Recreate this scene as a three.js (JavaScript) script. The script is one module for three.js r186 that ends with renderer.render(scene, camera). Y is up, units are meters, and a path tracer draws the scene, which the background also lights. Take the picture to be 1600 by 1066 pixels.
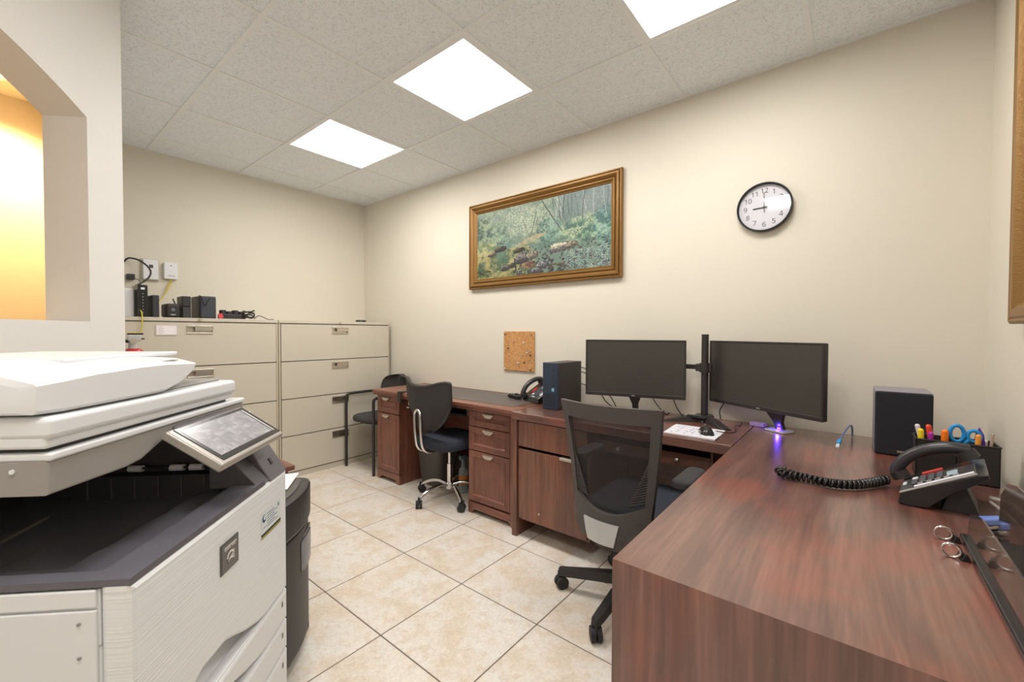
import * as THREE from 'three';
import { RoundedBoxGeometry } from 'three/addons/geometries/RoundedBoxGeometry.js';
import { mergeGeometries, toCreasedNormals } from 'three/addons/utils/BufferGeometryUtils.js';
import { RectAreaLightUniformsLib } from 'three/addons/lights/RectAreaLightUniformsLib.js';

// ---------------------------------------------------------------- camera, exposure
const scene = new THREE.Scene();
scene.background = new THREE.Color(0x000000);
const renderer = new THREE.WebGLRenderer({ antialias: true });
renderer.toneMapping = THREE.LinearToneMapping;
renderer.toneMappingExposure = 1.24;
renderer.shadowMap.enabled = true;
RectAreaLightUniformsLib.init();
const camera = new THREE.PerspectiveCamera(77.99, 1600 / 1066, 0.05, 30);
camera.position.set(4.1464, 1.2276, 2.5583);
camera.rotation.set(-0.0199, 0.6812, 0.0029, 'YXZ');
const PANEL = 15;                       // radiance of the ceiling light panels
const PANEL_COLOR = 0xfffaf5;

// ---------------------------------------------------------------- helpers
let _s = 12345;
const rnd = () => { _s = (_s + 0x6d2b79f5) | 0; let t = Math.imul(_s ^ (_s >>> 15), 1 | _s); t = (t + Math.imul(t ^ (t >>> 7), 61 | t)) ^ t; return ((t ^ (t >>> 14)) >>> 0) / 4294967296; };
const hash = (x, y, s) => { let h = Math.imul(x | 0, 374761393) ^ Math.imul(y | 0, 668265263) ^ Math.imul(s | 0, 2147483647 - 1640531527); h = Math.imul(h ^ (h >>> 13), 1274126177); return ((h ^ (h >>> 16)) >>> 0) / 4294967296; };
const vnoise = (x, y, per, s) => { const xi = Math.floor(x), yi = Math.floor(y), fx = x - xi, fy = y - yi, u = fx * fx * (3 - 2 * fx), v = fy * fy * (3 - 2 * fy), m = (a, p) => ((a % p) + p) % p;
  const a = hash(m(xi, per[0]), m(yi, per[1]), s), b = hash(m(xi + 1, per[0]), m(yi, per[1]), s), c = hash(m(xi, per[0]), m(yi + 1, per[1]), s), d = hash(m(xi + 1, per[0]), m(yi + 1, per[1]), s);
  return (a + (b - a) * u) * (1 - v) + (c + (d - c) * u) * v; };
const fbm = (u, v, px, py, oct, s) => { let a = 0, w = 0.5, t = 0; for (let i = 0; i < oct; i++) { a += w * vnoise(u * px, v * py, [px, py], s + i * 17); t += w; w *= 0.55; px *= 2; py *= 2; } return a / t; };
const mix = (a, b, t) => a.map((x, i) => x + (b[i] - x) * t);
const sstep = (a, b, x) => { const t = Math.min(1, Math.max(0, (x - a) / (b - a))); return t * t * (3 - 2 * t); };
function dataTex(n, m, fn, srgb = true) {
  const d = new Uint8Array(n * m * 4);
  for (let j = 0; j < m; j++) for (let i = 0; i < n; i++) { const c = fn((i + 0.5) / n, (j + 0.5) / m, i, j), o = (j * n + i) * 4; d[o] = c[0]; d[o + 1] = c[1]; d[o + 2] = c[2]; d[o + 3] = 255; }
  const t = new THREE.DataTexture(d, n, m); t.wrapS = t.wrapT = THREE.RepeatWrapping; t.magFilter = THREE.LinearFilter; t.minFilter = THREE.LinearMipmapLinearFilter; t.generateMipmaps = true;
  if (srgb) t.colorSpace = THREE.SRGBColorSpace; t.needsUpdate = true; return t;
}
function canvasTex(w, h, draw) {
  const c = document.createElement('canvas'); c.width = w; c.height = h; draw(c.getContext('2d'), w, h);
  const t = new THREE.CanvasTexture(c); t.colorSpace = THREE.SRGBColorSpace; t.wrapS = t.wrapT = THREE.ClampToEdgeWrapping; return t;
}
const rep = (t, x, y = x) => { const c = t.clone(); c.repeat.set(x, y); c.needsUpdate = true; return c; };
const std = (o) => new THREE.MeshStandardMaterial(o);
const phy = (o) => new THREE.MeshPhysicalMaterial(o);

// geometry helpers
const NI = (g) => { const r = g.index ? g.toNonIndexed() : g; for (const k of Object.keys(r.attributes)) if (!['position', 'normal', 'uv'].includes(k)) r.deleteAttribute(k); if (!r.attributes.uv) r.setAttribute('uv', new THREE.Float32BufferAttribute(new Float32Array(r.attributes.position.count * 2), 2)); return r; };
const merge = (list) => (list.length === 1 ? NI(list[0]) : mergeGeometries(list.map(NI)));
// uv in metres by the face's main direction; grain = the axis along which texture v runs
function uvm(g, grain = 'y') {
  g = NI(g); const p = g.attributes.position, uv = g.attributes.uv, gi = 'xyz'.indexOf(grain), A = new THREE.Vector3(), B = new THREE.Vector3(), C = new THREE.Vector3();
  for (let i = 0; i < p.count; i += 3) {
    A.fromBufferAttribute(p, i); B.fromBufferAttribute(p, i + 1).sub(A); C.fromBufferAttribute(p, i + 2).sub(A); B.cross(C);
    const n = [Math.abs(B.x), Math.abs(B.y), Math.abs(B.z)], a = n.indexOf(Math.max(...n)), o = [0, 1, 2].filter((k) => k !== a);
    const vi = o.includes(gi) ? gi : o[1], ui = o.find((k) => k !== vi);
    for (let k = 0; k < 3; k++) { const q = [p.getX(i + k), p.getY(i + k), p.getZ(i + k)]; uv.setXY(i + k, q[ui] + 0.37 * q[a], q[vi] + 0.21 * q[a]); }
  }
  return g;
}
const bb = (x0, x1, y0, y1, z0, z1, r = 0, seg = 2) => {
  const w = x1 - x0, h = y1 - y0, d = z1 - z0; r = Math.min(r, w / 2.02, h / 2.02, d / 2.02);
  const g = r > 0 ? new RoundedBoxGeometry(w, h, d, seg, r) : new THREE.BoxGeometry(w, h, d);
  g.translate((x0 + x1) / 2, (y0 + y1) / 2, (z0 + z1) / 2); return g;
};
const cyl = (r1, r2, h, x, y, z, axis = 'y', seg = 20) => { const g = new THREE.CylinderGeometry(r1, r2, h, seg); if (axis === 'x') g.rotateZ(Math.PI / 2); if (axis === 'z') g.rotateX(Math.PI / 2); g.translate(x, y, z); return g; };
const V = (p) => new THREE.Vector3(...p);
const tube = (pts, r, n = 24, k = 8, closed = false, tension = 0.5) => new THREE.TubeGeometry(new THREE.CatmullRomCurve3(pts.map(V), closed, 'catmullrom', tension), n, r, k, closed);
const bar = (a, b, r, k = 8) => new THREE.TubeGeometry(new THREE.LineCurve3(V(a), V(b)), 1, r, k, false);
const sph = (r, x, y, z, sx = 1, sy = 1, sz = 1, n = 16) => { const g = new THREE.SphereGeometry(r, n, Math.max(8, n / 2)); g.scale(sx, sy, sz); g.translate(x, y, z); return g; };
const lathe = (pts, x = 0, y = 0, z = 0, seg = 28) => { const g = new THREE.LatheGeometry(pts.map((p) => new THREE.Vector2(...p)), seg); g.translate(x, y, z); return g; };
const shapeOf = (pts) => { const s = new THREE.Shape(); pts.forEach((p, i) => (i ? s.lineTo(p[0], p[1]) : s.moveTo(p[0], p[1]))); s.closePath(); return s; };
const rrect = (w, h, r) => { const s = new THREE.Shape(), x = -w / 2, y = -h / 2; s.moveTo(x + r, y); s.lineTo(x + w - r, y); s.absarc(x + w - r, y + r, r, -Math.PI / 2, 0); s.lineTo(x + w, y + h - r); s.absarc(x + w - r, y + h - r, r, 0, Math.PI / 2); s.lineTo(x + r, y + h); s.absarc(x + r, y + h - r, r, Math.PI / 2, Math.PI); s.lineTo(x, y + r); s.absarc(x + r, y + r, r, Math.PI, 1.5 * Math.PI); return s; };
// extrude an xy outline from z0 to z1
const ext = (shape, z0, z1, bev = 0, cs = 10) => { const s = Array.isArray(shape) ? shapeOf(shape) : shape; const g = new THREE.ExtrudeGeometry(s, { depth: z1 - z0 - 2 * bev, bevelEnabled: bev > 0, bevelThickness: bev, bevelSize: bev, bevelOffset: -bev, bevelSegments: 2, curveSegments: cs }); g.translate(0, 0, z0 + bev); return g; };
// the same with the outline lying in (x, z), extruded upwards from y0 to y1
const extY = (shape, y0, y1, bev = 0, cs = 10) => { const g = ext(shape, y0, y1, bev, cs); g.rotateX(-Math.PI / 2); return g; };   // outline y -> world -z
// outline in (z, y), extruded along x from x0 to x1 (outline x -> local z)
const extX = (shape, x0, x1, bev = 0, cs = 10) => { const g = ext(shape, -x1, -x0, bev, cs); g.rotateY(-Math.PI / 2); return g; };
// a sheet with thickness: f(s, t) -> [x, y, z], thickness along z (or along dir)
function slab(f, nu, nv, th, dir = [0, 0, 1]) {
  const P = [], I = [], row = nv + 1, N = (nu + 1) * row;
  for (const side of [0.5, -0.5]) for (let i = 0; i <= nu; i++) for (let j = 0; j <= nv; j++) { const q = f(i / nu, j / nv); P.push(q[0] + dir[0] * th * side, q[1] + dir[1] * th * side, q[2] + dir[2] * th * side); }
  const quad = (a, b, c, d) => I.push(a, b, c, a, c, d);
  for (let i = 0; i < nu; i++) for (let j = 0; j < nv; j++) { const a = i * row + j, b = a + row; quad(a, b, b + 1, a + 1); quad(N + a, N + a + 1, N + b + 1, N + b); }
  for (let i = 0; i < nu; i++) { const a = i * row, b = a + row; quad(a, N + a, N + b, b); quad(a + nv, b + nv, N + b + nv, N + a + nv); }
  for (let j = 0; j < nv; j++) { const a = j, b = nu * row + j; quad(a, a + 1, N + a + 1, N + a); quad(b, N + b, N + b + 1, b + 1); }
  let g = new THREE.BufferGeometry(); g.setAttribute('position', new THREE.Float32BufferAttribute(P, 3)); g.setIndex(I); g = toCreasedNormals(g, 0.6); return uvm(g);
}
// loft of closed rings (arrays of equal length), capped
function loft(rings, crease = 0.5) {
  const P = [], I = [], n = rings[0].length; rings.forEach((r) => r.forEach((p) => P.push(...p)));
  for (let k = 0; k < rings.length - 1; k++) for (let i = 0; i < n; i++) { const a = k * n + i, b = k * n + (i + 1) % n; I.push(a, b, b + n, a, b + n, a + n); }
  const cap = (k, flip) => { const c = P.length / 3, r = rings[k], m = [0, 1, 2].map((q) => r.reduce((s, p) => s + p[q], 0) / n); P.push(...m); for (let i = 0; i < n; i++) { const a = k * n + i, b = k * n + (i + 1) % n; flip ? I.push(c, b, a) : I.push(c, a, b); } };
  cap(0, true); cap(rings.length - 1, false);
  let g = new THREE.BufferGeometry(); g.setAttribute('position', new THREE.Float32BufferAttribute(P, 3)); g.setIndex(I); g = toCreasedNormals(g, crease); return uvm(g);
}
const place = (g, [x, y, z], ry = 0, rx = 0, rz = 0) => { if (rz) g.rotateZ(rz); if (rx) g.rotateX(rx); if (ry) g.rotateY(ry); g.translate(x, y, z); return g; };

// objects
const taken = new Map();
const numbered = (n) => { const k = taken.get(n) ?? 0; taken.set(n, k + 1); return k ? n + '_' + String(k).padStart(3, '0') : n; };
function put(name, geo, mat, parent, label) { const m = new THREE.Mesh(Array.isArray(geo) ? merge(geo) : geo, mat); m.name = name; m.castShadow = m.receiveShadow = true; if (label) m.userData.label = label; parent.add(m); return m; }
function thing(name, label, category, at = [0, 0, 0], turn = 0, group) { const o = new THREE.Group(); o.name = numbered(name); o.position.set(...at); o.rotation.y = turn; o.userData = { label, category }; if (group) o.userData.group = group; scene.add(o); return o; }
function one(name, label, category, geo, mat, at = [0, 0, 0], turn = 0, group) { const m = new THREE.Mesh(Array.isArray(geo) ? merge(geo) : geo, mat); m.name = numbered(name); m.castShadow = m.receiveShadow = true; m.position.set(...at); m.rotation.y = turn; m.userData = { label, category }; if (group) m.userData.group = group; scene.add(m); return m; }
function struct(name, geo, mat, label) { const m = new THREE.Mesh(Array.isArray(geo) ? merge(geo) : geo, mat); m.name = name; m.castShadow = m.receiveShadow = true; m.userData = { kind: 'structure', label, category: 'structure' }; scene.add(m); return m; }
function structGroup(name, label) { const o = new THREE.Group(); o.name = name; o.userData = { kind: 'structure', label, category: 'structure' }; scene.add(o); return o; }

// ---------------------------------------------------------------- materials
const paintBump = dataTex(256, 256, (u, v) => { const k = 255 * fbm(u, v, 40, 40, 3, 5); return [k, k, k]; }, false);
const M = {};
M.wall = std({ color: 0xdfd9ca, roughness: 0.62, bumpMap: rep(paintBump, 2.2), bumpScale: 0.0003 });
M.wallWhite = std({ color: 0xeae8e4, roughness: 0.62, bumpMap: rep(paintBump, 2.2), bumpScale: 0.0003 });
M.hall = std({ color: 0xdccbaa, roughness: 0.7, bumpMap: rep(paintBump, 2.2), bumpScale: 0.0003 });
M.plain = std({ color: 0xd8d6d0, roughness: 0.8 });
M.grout = std({ color: 0x77695f, roughness: 0.95 });
const tileTex = [1, 2, 3, 4].map((s) => dataTex(384, 384, (u, v) => {
  const a = fbm(u, v, 3, 3, 5, s * 31), b = fbm(u + a * 0.2, v, 5, 5, 4, s * 57 + 3), f = fbm(u, v, 60, 60, 3, s * 11), c = fbm(u, v, 14, 14, 4, s * 7 + 90);
  let k = mix([228, 221, 210], [220, 205, 187], sstep(0.35, 0.75, b)); k = mix(k, [228, 225, 219], sstep(0.45, 0.75, a) * 0.7); k = mix(k, [212, 195, 174], sstep(0.5, 0.8, c) * 0.5);
  const d = (f - 0.5) * 26; return k.map((x) => Math.max(0, Math.min(255, x + d)));
}));
M.tiles = tileTex.map((t) => std({ map: rep(t, 2.2), roughness: 0.42 }));
const speck = (u, v) => sstep(0.6, 0.7, fbm(u, v, 190, 190, 2, 4)) * sstep(0.35, 0.55, fbm(u, v, 60, 60, 2, 9));
const ceilTex = dataTex(512, 512, (u, v) => { const k = 246 + 6 * (fbm(u, v, 90, 90, 2, 77) - 0.5) - 32 * speck(u, v); return [k - 6, k - 1, k + 4]; });
const ceilBump = dataTex(512, 512, (u, v) => { const k = 215 + 40 * fbm(u, v, 120, 120, 2, 77) - 190 * speck(u, v); return [k, k, k]; }, false);
M.ceilTile = std({ map: rep(ceilTex, 1.64), bumpMap: rep(ceilBump, 1.64), bumpScale: 0.0006, roughness: 0.95 });
M.tbar = std({ color: 0xeef0f2, roughness: 0.5 });
// woods: texture v runs along the grain, one repeat = 1 m
const wood = (c0, c1, c2, s, amt = 1) => dataTex(512, 1024, (u, v) => {
  const w = fbm(u, v, 5, 2, 3, s), g = fbm(u + w * 0.06, v, 90, 3, 3, s + 40), st = fbm(u + w * 0.1, v, 14, 2, 4, s + 80), f = fbm(u, v, 220, 10, 2, s + 120), bl = fbm(u, v, 6, 4, 4, s + 160);
  let k = mix(c0, c1, sstep(0.3, 0.7, st)); k = mix(k, c2, sstep(0.52, 0.78, bl) * 0.75 * amt); const d = (g - 0.5) * 34 + (f - 0.5) * 22; return k.map((x, i) => Math.max(0, Math.min(255, x + d * (i === 0 ? 1 : 0.8))));
});
const wLam = wood([124, 86, 70], [104, 70, 57], [136, 82, 64], 3), wChe = wood([132, 84, 68], [110, 68, 54], [146, 88, 70], 33, 0.6);
M.lam = phy({ map: wLam, roughness: 0.36, clearcoat: 0.25, clearcoatRoughness: 0.25 });
M.lamTop = phy({ map: wood([122, 84, 73], [100, 66, 58], [140, 74, 60], 71, 1), roughness: 0.32, clearcoat: 1, clearcoatRoughness: 0.2 });
M.cherry = phy({ map: wChe, roughness: 0.38, clearcoat: 0.25, clearcoatRoughness: 0.3 });
M.inlay = std({ color: 0x5b5450, roughness: 0.45 });
M.chrome = std({ color: 0xdedede, metalness: 1, roughness: 0.12 });
M.nickel = std({ color: 0xd8d2c6, metalness: 1, roughness: 0.32 });
M.black = std({ color: 0x2e2c2c, roughness: 0.45 });
M.blackGloss = std({ color: 0x282729, roughness: 0.22 });
M.blackSoft = std({ color: 0x363538, roughness: 0.85 });
M.rubber = std({ color: 0x2b2b2d, roughness: 0.7 });
M.darkMetal = std({ color: 0x3c3836, roughness: 0.38, metalness: 0.35 });
M.cab = std({ color: 0xcdc6b6, roughness: 0.45 });
M.cabEdge = std({ color: 0xc6bda9, roughness: 0.5 });
M.cabDark = std({ color: 0x4a453c, roughness: 0.7 });
M.white = std({ color: 0xf1f2f4, roughness: 0.42 });
M.whitePlastic = std({ color: 0xe9ebef, roughness: 0.35 });
const brushed = dataTex(64, 512, (u, v) => { const k = 255 * fbm(u, v, 2, 150, 2, 8); return [k, k, k]; }, false);
M.brushed = std({ color: 0xeceff3, roughness: 0.4, bumpMap: rep(brushed, 1, 2.2), bumpScale: 0.0008 });
M.grey = std({ color: 0x9c9894, roughness: 0.5 });
M.greyDark = std({ color: 0x5c5a60, roughness: 0.48 });
M.greyDeck = std({ color: 0x66656d, roughness: 0.32 });
M.trayDark = std({ color: 0x38363a, roughness: 0.45 });
M.paper = std({ color: 0xf2f0ee, roughness: 0.9 });
M.gold = std({ color: 0x8f6b3a, metalness: 0.5, roughness: 0.4, bumpMap: rep(paintBump, 6), bumpScale: 0.0008 });
M.goldDark = std({ color: 0x8f6b3a, metalness: 0.5, roughness: 0.45 });
const weave = dataTex(64, 64, (u, v) => { const k = 120 + 110 * Math.abs(Math.sin(u * Math.PI * 8)) * Math.abs(Math.sin(v * Math.PI * 8)); return [k, k, k]; }, false);
M.fabric = std({ color: 0x3e3b3b, roughness: 0.95, bumpMap: rep(weave, 30), bumpScale: 0.0008 });
M.fabricBlue = std({ color: 0x2f333e, roughness: 0.92, bumpMap: rep(weave, 30), bumpScale: 0.0008 });
M.meshFabric = std({ color: 0x3a3637, roughness: 0.9, transparent: true, opacity: 0.5 });
M.meshBack = std({ color: 0x585351, roughness: 0.9, bumpMap: rep(weave, 30), bumpScale: 0.0008 });
M.silver = std({ color: 0xc9cacc, roughness: 0.4, metalness: 0.3 });
M.screen = phy({ color: 0x3c3833, roughness: 0.42, clearcoat: 0.3, clearcoatRoughness: 0.4 });
M.glass = phy({ color: 0xffffff, roughness: 0.02, transmission: 1, thickness: 0, ior: 1.45 });
M.smoke = phy({ color: 0xa8988f, roughness: 0.08, transmission: 0.85, thickness: 0, ior: 1.45 });
M.cork = std({ map: dataTex(256, 256, (u, v) => { const n = fbm(u, v, 110, 110, 2, 2), m = fbm(u, v, 8, 8, 3, 6); return mix([202, 152, 98], [182, 130, 78], sstep(0.4, 0.75, n)).map((x) => x + 14 * (m - 0.5)); }), roughness: 0.95 });
M.red = std({ color: 0xb8201c, roughness: 0.3 });
M.yellow = std({ color: 0xd8c64a, roughness: 0.5 });
M.cableWhite = std({ color: 0xdedcd6, roughness: 0.5 });
const col = (c, r = 0.45) => std({ color: c, roughness: r });

// ---------------------------------------------------------------- the room shell
const RX = 4.57, H = 2.595, ZF = 4.06, TP = 0.4529;
{ // floor: grout bed and single tiles
  const fl = structGroup('floor', 'beige stone-look ceramic tiled floor');
  put('grout_bed', bb(-0.1, RX + 0.1, -0.12, -0.002, -0.1, 4.75), M.grout, fl);
  const gx = 0.0025;
  for (let i = -4; i < 9; i++) for (let j = -8; j < 4; j++) {
    const x0 = Math.max(0, 1.3167 + i * TP + gx), x1 = Math.min(RX, 1.3167 + (i + 1) * TP - gx), z0 = Math.max(0, 1.1306 - (j + 1) * TP + gx), z1 = Math.min(4.6, 1.1306 - j * TP - gx);
    if (x1 - x0 < 0.02 || z1 - z0 < 0.02) continue;
    const g = uvm(bb(x0, x1, -0.012, 0, z0, z1, 0.0022, 1), 'z'), uv = g.attributes.uv, a = hash(i + 50, j + 50, 3), b = hash(i + 50, j + 50, 9);
    for (let q = 0; q < uv.count; q++) uv.setXY(q, uv.getX(q) + a, uv.getY(q) + b);
    put('tile', g, M.tiles[Math.floor(hash(i + 20, j + 20, 7) * 4)], fl);
  }
}
const xs = [0, 0.311, 0.921, 1.53, 2.14, 2.75, 3.359, 3.969, RX], zs = [0, 0.584, 1.193, 1.803, 2.412, 3.022, 3.631, ZF];
const LIGHT_CELLS = [[2, 1], [4, 1], [6, 1], [6, 4]];
{ // suspended ceiling
  const ce = structGroup('ceiling', 'suspended ceiling of white speckled tiles in a metal grid');
  put('slab', bb(-0.1, RX + 0.1, H + 0.18, H + 0.28, -0.1, 4.75), M.plain, ce);
  for (let i = 0; i < 8; i++) for (let j = 0; j < 7; j++) {
    if (LIGHT_CELLS.some(([a, b]) => a === i && b === j)) continue;
    const g = uvm(bb(xs[i] + 0.002, xs[i + 1] - 0.002, H + 0.004, H + 0.02, zs[j] + 0.002, zs[j + 1] - 0.002), 'z'), uv = g.attributes.uv, a = hash(i, j, 3), b = hash(i, j, 9);
    for (let q = 0; q < uv.count; q++) uv.setXY(q, uv.getX(q) + a, uv.getY(q) + b);
    put('ceiling_tile', g, M.ceilTile, ce);
  }
  for (let j = 1; j < 7; j++) put('main_runner', bb(0, RX, H - 0.002, H + 0.03, zs[j] - 0.012, zs[j] + 0.012), M.tbar, ce);
  for (let i = 1; i < 8; i++) for (let j = 0; j < 7; j++) put('cross_tee', bb(xs[i] - 0.012, xs[i] + 0.012, H - 0.001, H + 0.03, zs[j] + (j ? 0.012 : 0.02), zs[j + 1] - 0.012), M.tbar, ce);
  put('wall_angle', [bb(0, RX, H - 0.001, H + 0.02, 0, 0.02), bb(0, 0.02, H - 0.001, H + 0.02, 0.02, 2.22), bb(RX - 0.02, RX, H - 0.001, H + 0.02, 0.02, ZF)], M.tbar, ce);
}
struct('wall_back', uvm(bb(-0.1, RX + 0.1, -0.1, H + 0.2, -0.1, 0)), M.wall, 'long cream wall behind the desks');
struct('wall_left', uvm(bb(-0.1, 0, -0.1, H + 0.2, 0, 2.322)), M.wall, 'cream end wall behind the filing cabinets');
struct('wall_right', uvm(bb(RX, RX + 0.1, -0.1, H + 0.2, 0, 4.7)), M.wall, 'cream wall beside the long desk');
struct('wall_front', uvm(bb(3.72, RX, -0.1, H + 0.2, ZF, ZF + 0.1)), M.wallWhite, 'pale wall closing the room');
struct('wall_side', uvm(bb(0, 1.86, -0.1, H + 0.2, 2.222, 2.322)), M.wallWhite, 'short pale wall beside the filing cabinets');
{ // diagonal wall with an arched opening: local x along the wall, local z into the hall
  const L = 2.6, s = shapeOf([[-0.002, -0.1], [L, -0.1], [L, H + 0.2], [-0.002, H + 0.2]]), h = new THREE.Path();
  const a0 = 0.155, a1 = 1.75, sp = 2.004, rise = 0.2, w = (a1 - a0) / 2, R = (w * w + rise * rise) / (2 * rise), cy = sp + rise - R, th = Math.asin(w / R);
  h.moveTo(a0, 1.264); h.lineTo(a1, 1.264); h.lineTo(a1, sp); h.absarc((a0 + a1) / 2, cy, R, Math.PI / 2 - th, Math.PI / 2 + th, false); h.lineTo(a0, 1.264); s.holes.push(h);
  const m = struct('wall_diagonal', uvm(ext(s, 0, 0.146, 0, 40)), M.wallWhite, 'pale diagonal wall with an arched pass-through opening');
  m.position.set(1.865, 0, 2.222); m.rotation.y = -Math.PI / 4;
}
// the warm-lit hall seen through the arch
struct('wall_hall_left', uvm(bb(0.64, 0.74, -0.1, H + 0.2, 2.322, 4.7)), M.hall, 'golden tan hall wall seen through the arch');
struct('wall_hall_back', uvm(bb(0.74, RX, -0.1, H + 0.2, 4.6, 4.7)), M.hall, 'golden tan far wall of the hall');
{ // hall ceiling: the triangle behind the diagonal wall
  const g = extY([[0.74, -2.322], [1.76, -2.322], [4.04, -4.6], [0.74, -4.6]], 2.44, 2.5);
  struct('ceiling_hall', uvm(g), M.hall, 'tan ceiling of the hall');
}
{
  const t = thing('recessed_downlight', 'warm recessed downlight in the hall ceiling beyond the arch', 'light', [1.0, 2.44, 2.56]);
  put('trim_ring', lathe([[0.055, -0.004], [0.075, -0.006], [0.078, 0], [0.055, 0]], 0, 0, 0), M.white, t);
  put('lens', cyl(0.056, 0.056, 0.004, 0, -0.002, 0), std({ color: 0x332211, emissive: 0xffdca0, emissiveIntensity: 2.5 }), t);
  const l = new THREE.SpotLight(0xffdcaa, 8, 0, 1.15, 0.6, 2); l.position.set(0, -0.02, 0); l.target.position.set(-0.05, -2, 0.02); l.castShadow = true; l.shadow.radius = 2; l.name = 'downlight_lamp'; t.add(l); t.add(l.target); l.target.name = 'downlight_aim';
}

// ---------------------------------------------------------------- ceiling lights
LIGHT_CELLS.forEach(([i, j], k) => {
  const x0 = xs[i] + 0.012, x1 = xs[i + 1] - 0.012, z0 = zs[j] + 0.012, z1 = zs[j + 1] - 0.012, cx = (x0 + x1) / 2, cz = (z0 + z1) / 2, w = x1 - x0, d = z1 - z0, f = k ? 0.022 : 0.008;
  const t = thing('ceiling_light', ['square ceiling light panel with a thin rim, closest to the filing cabinets', 'square framed ceiling light panel between two others, above the painting side of the room', 'square framed ceiling light panel closest to the wall clock', 'square framed ceiling light panel above the copier side'][k], 'ceiling light', [cx, H, cz], 0, 'square ceiling light panels');
  put('frame', [bb(-w / 2, w / 2, 0, 0.03, -d / 2, -d / 2 + f), bb(-w / 2, w / 2, 0, 0.03, d / 2 - f, d / 2), bb(-w / 2, -w / 2 + f, 0, 0.03, -d / 2 + f, d / 2 - f), bb(w / 2 - f, w / 2, 0, 0.03, -d / 2 + f, d / 2 - f)], M.tbar, t);
  put('housing', bb(-w / 2 + 0.002, w / 2 - 0.002, 0.03, 0.09, -d / 2 + 0.002, d / 2 - 0.002), M.plain, t);
  put('diffuser', bb(-w / 2 + f, w / 2 - f, 0.02, 0.026, -d / 2 + f, d / 2 - f), std({ color: 0xf4f4f4, roughness: 0.6, emissive: 0xffffff, emissiveIntensity: k ? 1.6 : 1.15 }), t);
  const l = new THREE.RectAreaLight(PANEL_COLOR, PANEL * [1, 0.97, 0.95, 1.15][k], w - 2 * f - 0.004, d - 2 * f - 0.004); l.position.set(0, 0.017, 0); l.rotation.x = -Math.PI / 2; l.name = 'panel_lamp'; t.add(l);
});

// ---------------------------------------------------------------- filing cabinets
function fileCabinet(z0, label, w = 1.055) {
  const t = thing('lateral_file_cabinet', label, 'cabinet', [0.012, 0, z0], 0, 'lateral filing cabinets');
  const D = 0.468, T = 1.325;
  put('body', [bb(0, D, 0.0, 0.045, 0.01, w - 0.01), bb(0, D, 0.045, T, 0, w, 0.003, 1)], M.cab, t);
  put('top_rail', bb(D, D + 0.028, 1.3, T, 0, w, 0.003, 1), M.cab, t);
  put('side_post', bb(D, D + 0.024, 0.045, 1.3, 0, 0.014, 0.002, 1), M.cabEdge, t); put('side_post', bb(D, D + 0.024, 0.045, 1.3, w - 0.014, w, 0.002, 1), M.cabEdge, t);
  put('base_rail', bb(D - 0.01, D + 0.02, 0.0, 0.045, 0.005, w - 0.005, 0.002, 1), M.cab, t);
  put('lock', [cyl(0.011, 0.011, 0.012, D + 0.032, 1.313, w / 2, 'x', 16), bb(D + 0.036, D + 0.04, 1.308, 1.318, w / 2 - 0.0015, w / 2 + 0.0015)], M.nickel, t);
  const ys = [[0.055, 0.352], [0.36, 0.664], [0.672, 0.978], [0.986, 1.292]];
  for (const [a, b] of ys) {
    const c = w / 2, hy0 = b - 0.078, hy1 = b - 0.024, hw = 0.08;   // front with a real pocket for the pull
    const g = [bb(D + 0.002, D + 0.028, a, hy0, 0.018, w - 0.018), bb(D + 0.002, D + 0.028, hy1, b, 0.018, w - 0.018), bb(D + 0.002, D + 0.028, hy0, hy1, 0.018, c - hw), bb(D + 0.002, D + 0.028, hy0, hy1, c + hw, w - 0.018)];
    const d = put('drawer', g, M.cab, t);
    put('handle', [bb(D + 0.003, D + 0.007, hy0, hy1, c - hw, c + hw), bb(D + 0.01, D + 0.034, hy0 - 0.003, hy0 + 0.006, c - hw, c + hw, 0.002, 1), bb(D + 0.024, D + 0.032, hy1 - 0.008, hy1 + 0.004, c - hw, c + hw, 0.002, 1), bb(D + 0.007, D + 0.032, hy0, hy1, c + hw - 0.006, c + hw, 0.001, 1), bb(D + 0.007, D + 0.032, hy0, hy1, c - hw, c - hw + 0.006, 0.001, 1), bb(D + 0.026, D + 0.03, hy0 + 0.02, hy1 - 0.008, c - hw + 0.006, c + hw - 0.05)], M.nickel, d, 'recessed metal pull with label slot');
  }
  return t;
}
fileCabinet(0.032, 'beige four-drawer lateral filing cabinet in the corner behind the black guest chair');
fileCabinet(1.092, 'beige four-drawer lateral filing cabinet with network devices on top');
one('paper_label', 'white paper label stuck on the top drawer of the filing cabinet', 'label', bb(0, 0.002, -0.034, 0.034, -0.058, 0.058), std({ map: canvasTex(128, 80, (c, w, h) => { c.fillStyle = '#f3eef0'; c.fillRect(0, 0, w, h); c.strokeStyle = '#d8cfd2'; c.lineWidth = 5; c.strokeRect(3, 3, w - 6, h - 6); c.fillStyle = '#cfc4cc'; for (let i = 0; i < 5; i++) c.fillRect(16, 14 + i * 12, 26 + (i * 7) % 14, 4); }), roughness: 0.9 }), [0.5105, 1.238, 1.81]);

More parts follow.
